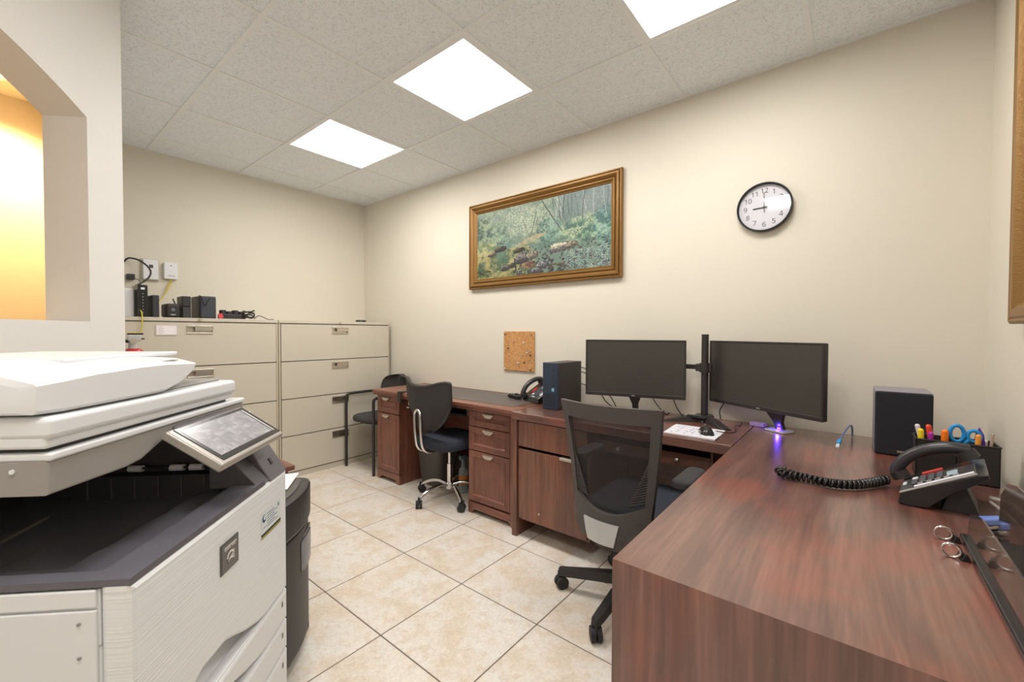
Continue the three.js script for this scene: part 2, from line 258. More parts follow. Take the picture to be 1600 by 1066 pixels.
// network devices on the left cabinet, cabinet top at 1.325
const CT = 1.325;
{
  let t = thing('network_box', 'white upright network box standing beside the pale wall edge', 'router', [0.32, CT, 1.985]);
  put('housing', bb(-0.09, 0.09, 0, 0.19, -0.028, 0.045, 0.008), M.whitePlastic, t); put('vent', bb(-0.06, 0.06, 0.191, 0.193, -0.01, 0.03), M.grey, t);
  t = thing('modem', 'tall black modem with a column of status lights', 'modem', [0.37, CT, 1.922]);
  put('housing', bb(-0.09, 0.09, 0, 0.215, -0.026, 0.026, 0.006), M.blackGloss, t);
  for (let i = 0; i < 7; i++) put('status_light', cyl(0.0035, 0.0035, 0.003, 0.0905, 0.03 + i * 0.021, 0, 'x', 8), col(0x8f96a0), t);
  put('logo', bb(0.09, 0.0915, 0.183, 0.197, -0.01, 0.01), M.whitePlastic, t);
  t = thing('network_switch', 'slim black box on end next to the tall modem', 'router', [0.38, CT, 1.855]);
  put('housing', bb(-0.09, 0.085, 0, 0.15, -0.017, 0.02, 0.004), M.black, t); put('front_panel', bb(0.085, 0.09, 0.004, 0.146, -0.014, 0.017), col(0x34363c), t);
  t = thing('wireless_router', 'small squat black wireless router with a stub antenna', 'router', [0.38, CT, 1.762]);
  put('housing', bb(-0.07, 0.08, 0.004, 0.098, -0.04, 0.038, 0.014), M.black, t); put('front_ring', [cyl(0.012, 0.012, 0.004, 0.081, 0.056, 0, 'x', 16)], col(0x6c7076), t); put('logo', bb(0.0795, 0.0815, 0.018, 0.024, -0.014, 0.014), col(0xb8bcc0), t);
  put('antenna', bar([0.03, 0.09, -0.025], [0.02, 0.135, -0.012], 0.0045), M.black, t); for (const a of [-1, 1]) for (const b of [-1, 1]) put('foot', cyl(0.008, 0.008, 0.006, a * 0.05, 0.003, b * 0.02), M.rubber, t);
  t = thing('power_supply_box', 'small black box under another black box of the same size', 'power supply', [0.38, CT, 1.682]); put('housing', bb(-0.07, 0.07, 0, 0.08, -0.026, 0.026, 0.004), M.black, t); put('front_panel', bb(0.07, 0.074, 0.006, 0.074, -0.022, 0.022), col(0x3a3a3e), t);
  t = thing('power_supply_box', 'small black box resting on top of another black box', 'power supply', [0.38, CT + 0.08, 1.682]); put('housing', bb(-0.07, 0.07, 0, 0.075, -0.026, 0.026, 0.004), M.black, t); put('front_panel', bb(0.07, 0.074, 0.006, 0.069, -0.022, 0.022), col(0x302e30), t);
  t = thing('backup_power_unit', 'large black backup power unit beside the coiled adapters', 'power unit', [0.36, CT, 1.556]);
  put('housing', bb(-0.12, 0.08, 0, 0.165, -0.056, 0.05, 0.008), M.black, t); put('front_panel', bb(0.08, 0.092, 0.006, 0.16, -0.05, 0.044, 0.006), col(0x3b3f47), t); put('cable', tube([[0.093, 0.16, -0.02], [0.1, 0.13, 0.0], [0.1, 0.09, 0.02], [0.096, 0.15, 0.035], [0.06, 0.17, 0.045]], 0.0025), M.black, t);
  one('red_tag', 'small red tag lying against the black backup power unit', 'tag', place(bb(-0.002, 0.002, 0, 0.035, -0.016, 0.016), [0, 0, 0], 0.3, 0.35), col(0xcf4a4a, 0.6), [0.475, CT + 0.004, 1.478]);
  t = thing('power_strip', 'black power strip with plugged adapters on the filing cabinet', 'power strip', [0.37, CT, 1.38]);
  put('bar', bb(-0.03, 0.03, 0, 0.04, -0.09, 0.085, 0.006), M.black, t); for (let i = 0; i < 4; i++) put('adapter', bb(-0.026, 0.03, 0.04, 0.062 + 0.008 * (i % 2), -0.082 + i * 0.042, -0.05 + i * 0.042, 0.004), M.blackSoft, t);
  one('coiled_cable', 'black coiled adapter cable heaped at the end of the power strip', 'cable', tube(Array.from({ length: 40 }, (_, i) => { const a = i * 0.62; return [0.045 * Math.cos(a) * (1 - i * 0.006), 0.008 + 0.0016 * i + 0.006 * Math.sin(i * 1.7), 0.04 * Math.sin(a)]; }), 0.0045, 160, 6), M.black, [0.4, CT, 1.27]);
  one('loose_plug_cable', 'thin black cable trailing along the cabinet top past the power strip', 'cable', tube([[0, 0.004, 0], [0.01, 0.03, -0.03], [0.015, 0.022, -0.06], [0.01, 0.004, -0.1], [0.02, 0.004, -0.14]], 0.003), M.black, [0.45, CT, 1.25]);
  one('round_puck', 'small black puck alone on the corner filing cabinet', 'puck', lathe([[0, 0], [0.048, 0], [0.052, 0.006], [0.05, 0.02], [0.04, 0.024], [0, 0.024]]), M.blackGloss, [0.3, CT, 0.225]);
  t = thing('network_terminal', 'white wall-mounted terminal box with a dark square emblem', 'wall box', [0, 1.695, 1.8]); put('cover', bb(0, 0.03, -0.075, 0.075, -0.045, 0.045, 0.006), M.whitePlastic, t); put('emblem', [bb(0.03, 0.0312, 0.012, 0.036, -0.014, 0.01)], col(0x444444), t); put('back_plate', bb(0, 0.016, -0.08, 0.08, -0.05, 0.052), M.cabEdge, t);
  t = thing('cable_junction_box', 'small white wall junction box with cables leaving below', 'wall box', [0, 1.698, 1.68]); put('cover', bb(0, 0.035, -0.064, 0.064, -0.042, 0.042, 0.006), M.whitePlastic, t); put('screw', cyl(0.004, 0.004, 0.002, 0.036, 0.04, 0.0, 'x', 10), col(0x555555), t); put('vent', bb(0.0345, 0.036, -0.04, -0.036, -0.025, 0.02), M.grey, t);
  one('yellow_cable', 'yellow cable dropping from the white junction box behind the devices', 'cable', [tube([[0.02, 1.634, 1.672], [0.025, 1.57, 1.69], [0.05, 1.49, 1.735], [0.12, 1.42, 1.79], [0.2, 1.345, 1.81]], 0.0035), tube([[0.02, 1.634, 1.685], [0.02, 1.6, 1.69], [0.03, 1.54, 1.715]], 0.003)], M.yellow);
  one('black_power_cable', 'thick black cable looping from the wall down to the tall modem', 'cable', tube([[0.01, 1.735, 1.95], [0.03, 1.765, 1.92], [0.06, 1.745, 1.86], [0.12, 1.68, 1.82], [0.22, 1.61, 1.85], [0.28, 1.55, 1.92], [0.3, 1.545, 1.93]], 0.006, 40), M.black);
  t = thing('plug_adapter', 'black plug adapter in the wall socket above the white network box', 'adapter', [0, 1.628, 1.915]); put('block', bb(0, 0.05, -0.02, 0.02, -0.022, 0.022, 0.004), M.black, t); put('cord', tube([[0.03, -0.012, -0.022], [0.04, -0.02, -0.045], [0.07, -0.06, -0.05], [0.2, -0.09, -0.02]], 0.0025), M.black, t);
  one('network_cable', 'yellow cable hanging over the cabinet front from the tall modem', 'cable', tube([[0.46, 1.37, 1.936], [0.5, 1.352, 1.936], [0.52, 1.31, 1.937], [0.523, 1.25, 1.942], [0.524, 1.222, 1.95], [0.524, 1.218, 1.98], [0.524, 1.22, 2.01]], 0.0035, 40), M.yellow);
}
{ // fire extinguisher on the short wall
  const t = thing('fire_extinguisher', 'red fire extinguisher with grey valve hung between copier and filing cabinet', 'extinguisher', [1.4, 0.68, 2.125]);
  put('cylinder', lathe([[0, 0], [0.055, 0], [0.062, 0.01], [0.063, 0.4], [0.058, 0.43], [0.035, 0.458], [0.02, 0.465], [0, 0.465]]), M.red, t);
  put('valve', [cyl(0.016, 0.018, 0.05, 0, 0.485, 0), bb(-0.014, 0.014, 0.5, 0.53, -0.03, 0.02, 0.004)], M.silver, t);
  put('lever', [bb(-0.008, 0.008, 0.532, 0.54, -0.04, 0.02, 0.003), bb(-0.008, 0.008, 0.508, 0.515, -0.045, -0.02, 0.003)], M.black, t);
  put('hose', tube([[0.0, 0.5, 0.02], [0.03, 0.5, 0.05], [0.068, 0.42, 0.045], [0.07, 0.25, 0.03], [0.07, 0.15, 0.02]], 0.008), M.black, t);
  put('gauge', cyl(0.014, 0.014, 0.012, 0.02, 0.5, 0, 'x', 16), M.nickel, t); put('bracket', [bb(-0.02, 0.02, 0.3, 0.5, 0.064, 0.096, 0.003)], M.darkMetal, t);
}

// ---------------------------------------------------------------- wall hangings
function frameGeo(w, h, prof) {   // prof: [inset, height] from the outer edge inwards; ring swept round the rectangle in the xy plane
  const P = [], I = [], n = prof.length; for (const [o, z] of prof) for (const [sx, sy] of [[-1, -1], [1, -1], [1, 1], [-1, 1]]) P.push(sx * (w / 2 - o), sy * (h / 2 - o), z);
  for (let k = 0; k < n - 1; k++) for (let i = 0; i < 4; i++) { const a = k * 4 + i, b = k * 4 + (i + 1) % 4; I.push(a, b, b + 4, a, b + 4, a + 4); }
  let g = new THREE.BufferGeometry(); g.setAttribute('position', new THREE.Float32BufferAttribute(P, 3)); g.setIndex(I); return uvm(toCreasedNormals(g, 0.55));
}
const paintingTex = canvasTex(1280, 600, (c, w, h) => {
  const R = (a, b) => a + (b - a) * rnd(), css = (r, g, b, a = 1) => `rgba(${Math.max(0, Math.min(255, r | 0))},${Math.max(0, Math.min(255, g | 0))},${Math.max(0, Math.min(255, b | 0))},${a})`;
  const dab = (x, y, k, s0, s1, al = 0.8, sq = 0.6) => { const j = R(-20, 20); c.fillStyle = css(k[0] + j, k[1] + j, k[2] + j, al); c.beginPath(); c.ellipse(x, y, R(s0, s1), R(s0, s1) * sq, R(-1.2, 1.2), 0, 7); c.fill(); };
  c.fillStyle = '#7d9488'; c.fillRect(0, 0, w, h);
  // hazy wood: pale clearing left of centre, lilac-grey thicket to the right
  for (let i = 0; i < 16000; i++) { const x = R(0, w), y = R(0, h * 0.68), l = Math.exp(-(((x / w - 0.36) ** 2) * 16 + ((y / h - 0.16) ** 2) * 6)), rt = sstep(0.52, 0.85, x / w) * sstep(0.55, 0.15, y / h), n = fbm(x / w, y / h, 12, 8, 4, 5);
    let k = mix([70, 104, 94], [170, 190, 160], sstep(0.32, 0.68, n)); k = mix(k, [146, 154, 172], rt * 0.8); k = mix(k, [240, 238, 212], l * R(0.45, 1)); dab(x, y, k, 1.5, 6.5, 0.8, 0.7); }
  const mass = (cx, cy, rx, ry, cols, n, s0 = 1.5, s1 = 6) => { for (let i = 0; i < n; i++) { const a = R(0, 6.283), r = Math.sqrt(rnd()), x = cx + rx * r * Math.cos(a), y = cy + ry * r * Math.sin(a), q = fbm(Math.abs(x) / w, Math.abs(y) / h, 26, 14, 3, 21); dab(x, y, cols[Math.min(cols.length - 1, Math.floor(sstep(0.3, 0.7, q) * cols.length))], s0, s1); } };
  mass(60, 180, 120, 120, [[40, 66, 58], [74, 106, 86], [124, 150, 116], [186, 200, 158]], 1500); mass(250, 220, 90, 110, [[70, 108, 94], [112, 148, 124], [182, 202, 166]], 900); mass(330, 300, 60, 60, [[60, 108, 110], [96, 140, 136]], 300);
  mass(760, 260, 120, 100, [[60, 104, 100], [92, 146, 138], [150, 190, 176]], 1100); mass(1080, 280, 220, 90, [[66, 110, 100], [112, 160, 132], [178, 204, 158], [206, 220, 180]], 2200); mass(1230, 300, 90, 150, [[62, 118, 122], [104, 164, 166], [150, 196, 192]], 1200);
  mass(90, 330, 150, 50, [[120, 138, 90], [176, 178, 116], [222, 210, 152]], 1100);
  const limb = (x0, y0, x1, y1, wd, k, al = 0.85) => { c.strokeStyle = css(...k, al); c.lineWidth = wd; c.beginPath(); c.moveTo(x0, y0); c.quadraticCurveTo((x0 + x1) / 2 + R(-16, 16), (y0 + y1) / 2 + R(-10, 10), x1, y1); c.stroke(); };
  for (let i = 0; i < 26; i++) { const x = R(780, 1270); limb(x, R(0, 20), x + R(-24, 34), R(120, 230), R(1.5, 6), rnd() < 0.6 ? [206, 212, 216] : [78, 86, 100], 0.8); }
  limb(690, 10, 880, 290, 9, [72, 76, 72]); limb(800, 20, 915, 285, 7, [112, 116, 112]); limb(840, 10, 930, 270, 5, [90, 94, 98]); limb(580, 300, 640, 90, 5, [84, 72, 58]); limb(600, 305, 740, 110, 4.5, [104, 88, 68]); limb(585, 300, 505, 120, 4, [92, 84, 68]); limb(690, 340, 640, 160, 5, [96, 92, 80]);
  for (let i = 0; i < 90; i++) { const x = R(440, 1000), y = R(60, 290); limb(x, y, x + R(-50, 50), y - R(20, 90), R(0.8, 2), rnd() < 0.5 ? [70, 72, 64] : [186, 190, 170], 0.6); }
  // bank of pale sand and dry leaves, worked in dabs
  for (let i = 0; i < 900; i++) { const u = rnd(), x = 430 + 300 * u, y = 352 - 74 * u + R(-26, 22) * Math.sin(u * 3.1); dab(x, y, rnd() < 0.7 ? [206, 194, 158] : [160, 140, 104], 2, 8, 0.75, 0.35); }
  // stream
  for (let y = 356; y < h; y += 2.5) for (let x = -4; x < 560 + (y - 356) * 0.5; x += 6) { const n = fbm(x / w + 0.1, y / h, 20, 9, 3, 4), m = fbm(Math.abs(x) / w, y / h, 90, 160, 2, 8); let k = mix([74, 98, 72], [196, 182, 122], sstep(0.35, 0.7, n)); k = mix(k, [232, 232, 208], sstep(0.6, 0.8, m) * 0.6); if (x > 220 && x < 330 && y < 500) k = mix(k, [74, 124, 118], 0.65 * sstep(500, 400, y)); c.fillStyle = css(...k, 0.92); c.fillRect(x + R(-2, 2), y, 8, 3); }
  mass(50, 372, 140, 20, [[110, 118, 78], [176, 170, 112], [214, 204, 150]], 500); mass(70, 555, 110, 40, [[48, 66, 46], [92, 108, 66], [160, 160, 96]], 700); mass(350, 560, 150, 40, [[86, 112, 76], [150, 156, 104], [196, 190, 132]], 700);
  const rock = (x, y, rx, ry, k, n = 90) => { c.fillStyle = css(k[0] * 0.38, k[1] * 0.38, k[2] * 0.42); c.beginPath(); c.ellipse(x, y, rx, ry, -0.2, 0, 7); c.fill(); for (let q = 0; q < n; q++) { const a = R(0, 6.283), r = Math.sqrt(rnd()), px = x + rx * 0.94 * r * Math.cos(a), py = y + ry * 0.9 * r * Math.sin(a), tone = sstep(0.5, -0.9, (py - y) / ry + 0.5 * (px - x) / rx + R(-0.35, 0.35)); dab(px, py, mix([k[0] * 0.45, k[1] * 0.45, k[2] * 0.5], [Math.min(255, k[0] * 1.12), Math.min(255, k[1] * 1.12), Math.min(255, k[2] * 1.1)], tone), rx * 0.05, rx * 0.18, 0.75, 0.5); } };
  const list = Array.from({ length: 230 }, () => [R(420, 1275), R(372, 596)]).sort((a, b) => a[1] - b[1]);
  for (const [x, y] of list) { const f = 0.35 + (y - 370) / 260; rock(x, y, R(9, 30) * f, R(6, 15) * f, [[196, 194, 190], [140, 172, 164], [206, 184, 148], [150, 148, 150]][Math.floor(rnd() * 4)], 22); }
  rock(270, 352, 66, 22, [104, 96, 86]); rock(180, 388, 54, 18, [176, 156, 136]); rock(470, 385, 60, 18, [96, 84, 66]); rock(860, 408, 96, 34, [224, 216, 196], 160); rock(960, 402, 54, 26, [206, 190, 160]); rock(500, 458, 84, 42, [150, 142, 146], 160); rock(604, 440, 58, 36, [226, 210, 180], 120); rock(330, 520, 58, 26, [142, 140, 138]); rock(400, 505, 40, 22, [110, 104, 104]); rock(700, 530, 60, 28, [180, 178, 180]); rock(640, 570, 54, 24, [170, 166, 172]);
  mass(560, 520, 70, 26, [[140, 84, 58], [190, 140, 102]], 260); for (let i = 0; i < 1500; i++) { const x = R(900, 1278), y = R(440, 598); dab(x, y, [[126, 170, 162], [190, 214, 204], [84, 124, 122], [226, 234, 226]][Math.floor(rnd() * 4)], 2, 9, 0.7, 0.35); }
  for (let i = 0; i < 2600; i++) dab(R(0, w), R(0, h), [236, 240, 220], 0.6, 1.8, 0.5);
});
{
  const w = 1.36, h = 0.695, t = thing('framed_painting', 'landscape painting of a rocky woodland stream in a gold frame', 'painting', [2.311, 1.934, 0.004]);
  put('frame', frameGeo(w, h, [[0, 0], [0, 0.024], [0.004, 0.03], [0.01, 0.031], [0.013, 0.022], [0.016, 0.022], [0.02, 0.034], [0.03, 0.036], [0.046, 0.022], [0.05, 0.015], [0.053, 0.024], [0.06, 0.026], [0.066, 0.02], [0.07, 0.014], [0.074, 0.011]]), M.gold, t);
  put('liner', frameGeo(w - 0.144, h - 0.144, [[0, 0.013], [0.004, 0.015], [0.008, 0.01], [0.01, 0.008]]), M.goldDark, t);
  put('canvas', new THREE.PlaneGeometry(w - 0.15, h - 0.15).translate(0, 0, 0.009), std({ map: paintingTex, color: 0xd2d4d0, roughness: 0.5 }), t); put('backing', bb(-w / 2 + 0.01, w / 2 - 0.01, -h / 2 + 0.01, h / 2 - 0.01, -0.002, 0.006), M.cherry, t);
}
{ // second gold frame, on the right wall
  const w = 1.0, h = 1.14, t = thing('framed_picture', 'gold picture frame hanging on the wall beside the long desk', 'picture', [RX - 0.004, 1.83, 0.985], -Math.PI / 2);
  put('frame', frameGeo(w, h, [[0, 0], [0, 0.028], [0.008, 0.034], [0.016, 0.03], [0.022, 0.034], [0.045, 0.034], [0.06, 0.022], [0.07, 0.016], [0.078, 0.012]]), M.gold, t);
  put('canvas', bb(-w / 2 + 0.05, w / 2 - 0.05, -h / 2 + 0.05, h / 2 - 0.05, 0.0, 0.011), std({ color: 0x7d8a7a, roughness: 0.6 }), t);
}
{ // wall clock
  const r = 0.127, t = thing('wall_clock', 'round black-rimmed wall clock with white face and black numerals', 'clock', [3.775, 1.884, 0]);
  put('case', (() => { const g = lathe([[0, 0.001], [r - 0.004, 0.001], [r, 0.006], [r, 0.03], [r - 0.003, 0.036], [r - 0.008, 0.036], [r - 0.01, 0.016], [0, 0.014]], 0, 0, 0, 64); g.rotateX(Math.PI / 2); return g; })(), std({ color: 0x20222c, roughness: 0.3 }), t);
  const face = canvasTex(512, 512, (c) => { c.fillStyle = '#dadae2'; c.fillRect(0, 0, 512, 512); c.fillStyle = '#1a1a1e'; c.font = '74px sans-serif'; c.textAlign = 'center'; c.textBaseline = 'middle'; for (let i = 1; i <= 12; i++) { const a = i * Math.PI / 6; c.fillText(String(i), 256 + 190 * Math.sin(a), 258 - 190 * Math.cos(a)); }
    for (let i = 0; i < 60; i++) { const a = i * Math.PI / 30; c.lineWidth = i % 5 ? 1.5 : 4; c.strokeStyle = '#777'; c.beginPath(); c.moveTo(256 + 234 * Math.sin(a), 256 - 234 * Math.cos(a)); c.lineTo(256 + 244 * Math.sin(a), 256 - 244 * Math.cos(a)); c.stroke(); } c.font = 'italic 17px serif'; c.fillStyle = '#777782'; c.fillText('quartz', 256, 158); });
  put('face', new THREE.CircleGeometry(r - 0.0098, 64)  .translate(0, 0, 0.0172), std({ map: face, roughness: 0.7 }), t);
  const hand = (a, l, tail, wd, z) => { const g = bb(-wd / 2, wd / 2, -tail, l, -0.0006, 0.0006); g.rotateZ(-a); g.translate(0, 0, z); return g; };
  put('hour_hand', hand(-Math.PI / 2 - 0.06, 0.052, 0.022, 0.0065, 0.019), M.black, t); put('minute_hand', hand(-0.02, 0.078, 0.026, 0.0028, 0.021), M.black, t); put('second_hand', hand(1.56, 0.09, 0.02, 0.0012, 0.0225), M.grey, t); put('hub', cyl(0.004, 0.004, 0.012, 0, 0, 0.02, 'z', 12), M.black, t);
  put('glass', new THREE.CircleGeometry(r - 0.009, 64).translate(0, 0, 0.03), M.glass, t);
}
{ // cork board and pins
  const t = thing('cork_board', 'small square cork board pinned with push pins above the desk phone', 'board', [2.147, 1.085, 0]);
  put('panel', uvm(bb(-0.148, 0.148, -0.152, 0.152, 0.001, 0.013, 0.002, 1)), M.cork, t);
  const pins = [[-0.128, 0.13], [0.12, 0.13], [-0.13, -0.14], [0.118, -0.138], [-0.045, 0.07], [0.055, 0.065], [-0.1, 0.02], [0.04, -0.03], [0.085, -0.01], [0.118, -0.028], [0.108, 0.0], [0.0, -0.09], [0.06, -0.085], [0.112, -0.06]];
  pins.forEach(([x, y], i) => { const g = lathe([[0, 0], [0.0045, 0], [0.005, 0.002], [0.0025, 0.004], [0.0022, 0.009], [0.0045, 0.011], [0.0045, 0.013], [0, 0.014]], 0, 0, 0, 10); g.rotateX(Math.PI / 2); one('push_pin', ['tiny black push pin stuck in the cork board', 'tiny silver push pin stuck in the cork board', 'tiny white push pin stuck in the cork board'][i % 3], 'push pin', g, [M.black, M.nickel, M.whitePlastic][i % 3], [2.147 + x, 1.085 + y, 0.0131], 0, 'push pins in the cork board'); });
}

// ---------------------------------------------------------------- cherry desk by the cabinets
const cupPull = () => merge([ext([[-0.046, 0.009], [0.046, 0.009], [0.044, 0.003], [0.022, -0.013], [-0.022, -0.013], [-0.044, 0.003]], 0, 0.02, 0.004), bb(-0.048, 0.048, 0.007, 0.011, 0, 0.012, 0.001, 1)]);
function panelFront(x0, x1, y0, y1, zb, zf, m = 0.036) {
  const g = [bb(x0, x1, y0, y0 + m, zb, zf, 0.002, 1), bb(x0, x1, y1 - m, y1, zb, zf, 0.002, 1), bb(x0, x0 + m, y0 + m, y1 - m, zb, zf, 0.002, 1), bb(x1 - m, x1, y0 + m, y1 - m, zb, zf, 0.002, 1), bb(x0 + m - 0.002, x1 - m + 0.002, y0 + m - 0.002, y1 - m + 0.002, zb, zf - 0.009)];
  const w = x1 - x0 - 2 * m + 0.004, h = y1 - y0 - 2 * m + 0.004, f = frameGeo(w, h, [[0, 0], [0, 0.002], [0.003, 0.004], [0.006, 0.002], [0.013, -0.009]]); f.translate((x0 + x1) / 2, (y0 + y1) / 2, zf); g.push(f);
  return uvm(merge(g), 'y');
}
const toe = (x0, x1, z0, z1, h = 0.078) => { const n = 0.035; return uvm(ext([[x0, 0], [x0 + n, 0], [x0 + n + 0.012, 0.022], [x0 + n + 0.03, 0.03], [x1 - n - 0.03, 0.03], [x1 - n - 0.012, 0.022], [x1 - n, 0], [x1, 0], [x1, h], [x0, h]], z0, z1, 0.001), 'x'); };
{
  const t = thing('cherry_desk', 'cherry wood desk with two pedestals and a dark inset writing top', 'desk', [0, 0, 0]);
  put('top', uvm(bb(1.005, 2.54, 0.722, 0.75, 0.006, 0.552, 0.006), 'x'), M.cherry, t);
  put('top_edge', uvm(bb(1.012, 2.533, 0.706, 0.722, 0.012, 0.542, 0.003, 1), 'x'), M.cherry, t);
  put('writing_inlay', bb(1.4, 2.46, 0.7495, 0.7525, 0.03, 0.46, 0.001, 1), M.inlay, t, 'dark grey inset writing surface');
  put('back_rail', uvm(bb(1.02, 2.53, 0.7495, 0.7525, 0.006, 0.022, 0.001, 1), 'x'), M.cherry, t);
  for (const [a, b, fr] of [[1.032, 1.337, [[0.565, 0.7], [0.082, 0.558]]], [2.112, 2.528, null]]) {
    const g = [bb(a, a + 0.018, 0.0, 0.706, 0.03, 0.5), bb(b - 0.018, b, 0.0, 0.706, 0.03, 0.5), bb(a + 0.018, b - 0.018, 0.07, 0.706, 0.03, 0.045), bb(a + 0.018, b - 0.018, 0.07, 0.085, 0.045, 0.498)];
    const p = put('pedestal', uvm(merge(g), 'y'), M.cherry, t); put('toe_board', toe(a, b, 0.5, 0.52), M.cherry, p);
    if (fr) for (const [y0, y1] of fr) { const d = put(y1 - y0 > 0.3 ? 'door' : 'drawer', panelFront(a + 0.003, b - 0.003, y0, y1, 0.5, 0.52, 0.036), M.cherry, t); put('handle', place(cupPull(), [(a + b) / 2 - 0.015, y1 - 0.02, 0.52]), M.nickel, d); }
    else { for (const [y0, y1] of [[0.598, 0.7], [0.436, 0.592], [0.09, 0.43]]) { const d = put('drawer', panelFront(a + 0.008, b - 0.05, y0, y1, 0.5, 0.522, 0.036), M.cherry, t); put('handle', place(cupPull(), [(a + b) / 2 - 0.015, y1 - 0.02, 0.522]), M.nickel, d); } put('corner_post', uvm(bb(b - 0.048, b, 0.078, 0.706, 0.5, 0.522, 0.003, 1), 'y'), M.cherry, p); }
  }
  put('modesty_panel', uvm(bb(1.337, 2.112, 0.18, 0.706, 0.03, 0.045), 'x'), M.cherry, t);
  const k = put('keyboard_tray', bb(1.44, 2.04, 0.64, 0.655, 0.12, 0.5, 0.003, 1), M.black, t); put('rail', [bb(1.4, 1.425, 0.65, 0.706, 0.1, 0.48), bb(2.055, 2.08, 0.65, 0.706, 0.1, 0.48), bb(1.42, 1.45, 0.632, 0.642, 0.12, 0.51), bb(1.425, 2.055, 0.652, 0.66, 0.3, 0.33)], M.nickel, k);
  one('desk_clamp', 'small dark clamp gripping the front edge of the cherry desk', 'clamp', [bb(-0.022, 0.022, 0.062, 0.072, -0.04, 0.014, 0.002, 1), bb(-0.022, 0.022, -0.012, 0.072, 0.006, 0.016, 0.002, 1), bb(-0.012, 0.012, -0.012, -0.004, -0.03, 0.01), cyl(0.004, 0.004, 0.03, 0, -0.012, -0.02)], M.darkMetal, [1.4, 0.693, 0.553]);
}

// ---------------------------------------------------------------- brown laminate desks
{
  const t = thing('laminate_desk', 'brown laminate desk with file drawer holding the computer and monitors', 'desk', [0, 0, 0]);
  put('top', uvm(bb(2.548, 3.752, 0.706, 0.75, 0.006, 0.59, 0.003, 1), 'x'), M.lamTop, t);
  put('side_panel', uvm(bb(2.55, 2.586, 0, 0.706, 0.01, 0.588, 0.002, 1), 'y'), M.lam, t);
  put('pedestal', uvm(merge([bb(3.045, 3.063, 0.1, 0.706, 0.03, 0.555), bb(2.586, 3.045, 0.1, 0.118, 0.03, 0.555), bb(2.586, 3.045, 0.118, 0.706, 0.03, 0.045)]), 'y'), M.lam, t);
  const a = put('drawer', uvm(bb(2.592, 3.055, 0.549, 0.7, 0.556, 0.576, 0.002, 1), 'y'), M.lam, t);
  const b = put('file_drawer', uvm(bb(2.592, 3.055, 0.115, 0.532, 0.556, 0.576, 0.002, 1), 'y'), M.lam, t);
  put('handle', bb(2.895, 3.0, 0.524, 0.54, 0.57, 0.6, 0.003, 1), M.nickel, b); put('lock', cyl(0.006, 0.006, 0.004, 2.745, 0.175, 0.577, 'z', 12), M.nickel, b);
  put('modesty_panel', uvm(bb(3.063, 3.74, 0.12, 0.706, 0.06, 0.078), 'x'), M.lam, t);
  const k = put('keyboard_drawer', uvm(merge([bb(3.075, 3.645, 0.59, 0.652, 0.475, 0.493, 0.002, 1), bb(3.085, 3.635, 0.592, 0.606, 0.12, 0.475)]), 'x'), M.lam, t); put('knob', lathe([[0, 0], [0.005, 0], [0.004, 0.01], [0.011, 0.016], [0.009, 0.022], [0, 0.023]], 0, 0, 0, 14).rotateX(Math.PI / 2).translate(3.2, 0.622, 0.493), M.nickel, k); put('knob', lathe([[0, 0], [0.005, 0], [0.004, 0.01], [0.011, 0.016], [0.009, 0.022], [0, 0.023]], 0, 0, 0, 14).rotateX(Math.PI / 2).translate(3.5, 0.622, 0.493), M.nickel, k);
  put('rail', bb(3.066, 3.078, 0.606, 0.64, 0.1, 0.47), M.cherry, k); put('rail', bb(3.645, 3.655, 0.59, 0.706, 0.1, 0.49), M.lam, k);
}
{
  const t = thing('long_laminate_desk', 'long brown laminate desk with full end panel beside the wall', 'desk', [0, 0, 0]);
  put('top_with_end_panel', uvm(extX([[0.012, 0.722], [1.7, 0.722], [1.7, 0], [1.738, 0], [1.738, 0.75], [0.012, 0.75]], 3.756, 4.525, 0.0015), 'z'), M.lamTop, t);
  put('far_end_panel', uvm(bb(3.757, 4.524, 0, 0.722, 0.02, 0.05, 0.001, 1), 'y'), M.lam, t);
  put('modesty_panel', uvm(bb(4.44, 4.46, 0.1, 0.722, 0.05, 1.7), 'z'), M.lam, t);
  put('edge_apron', uvm(bb(3.76, 3.78, 0.68, 0.722, 0.05, 1.7), 'z'), M.lam, t);
}
{
  const t = thing('side_table', 'small dark wood side table behind the black shredder', 'table', [1.55, 0, 1.76]);
  put('top', uvm(bb(-0.24, 0.236, 0.474, 0.5, -0.234, 0.24, 0.003, 1), 'x'), M.cherry, t);
  put('apron', uvm(merge([bb(-0.2, 0.2, 0.42, 0.474, -0.205, -0.187), bb(-0.2, 0.2, 0.42, 0.474, 0.187, 0.205), bb(-0.205, -0.187, 0.42, 0.474, -0.187, 0.187), bb(0.187, 0.205, 0.42, 0.474, -0.187, 0.187)]), 'x'), M.cherry, t);
  for (const [x, z] of [[-1, -1], [1, -1], [1, 1], [-1, 1]]) put('leg', bb(x * 0.19 - 0.02, x * 0.19 + 0.02, 0, 0.474, z * 0.19 - 0.02, z * 0.19 + 0.02, 0.003, 1), M.cherry, t);
}

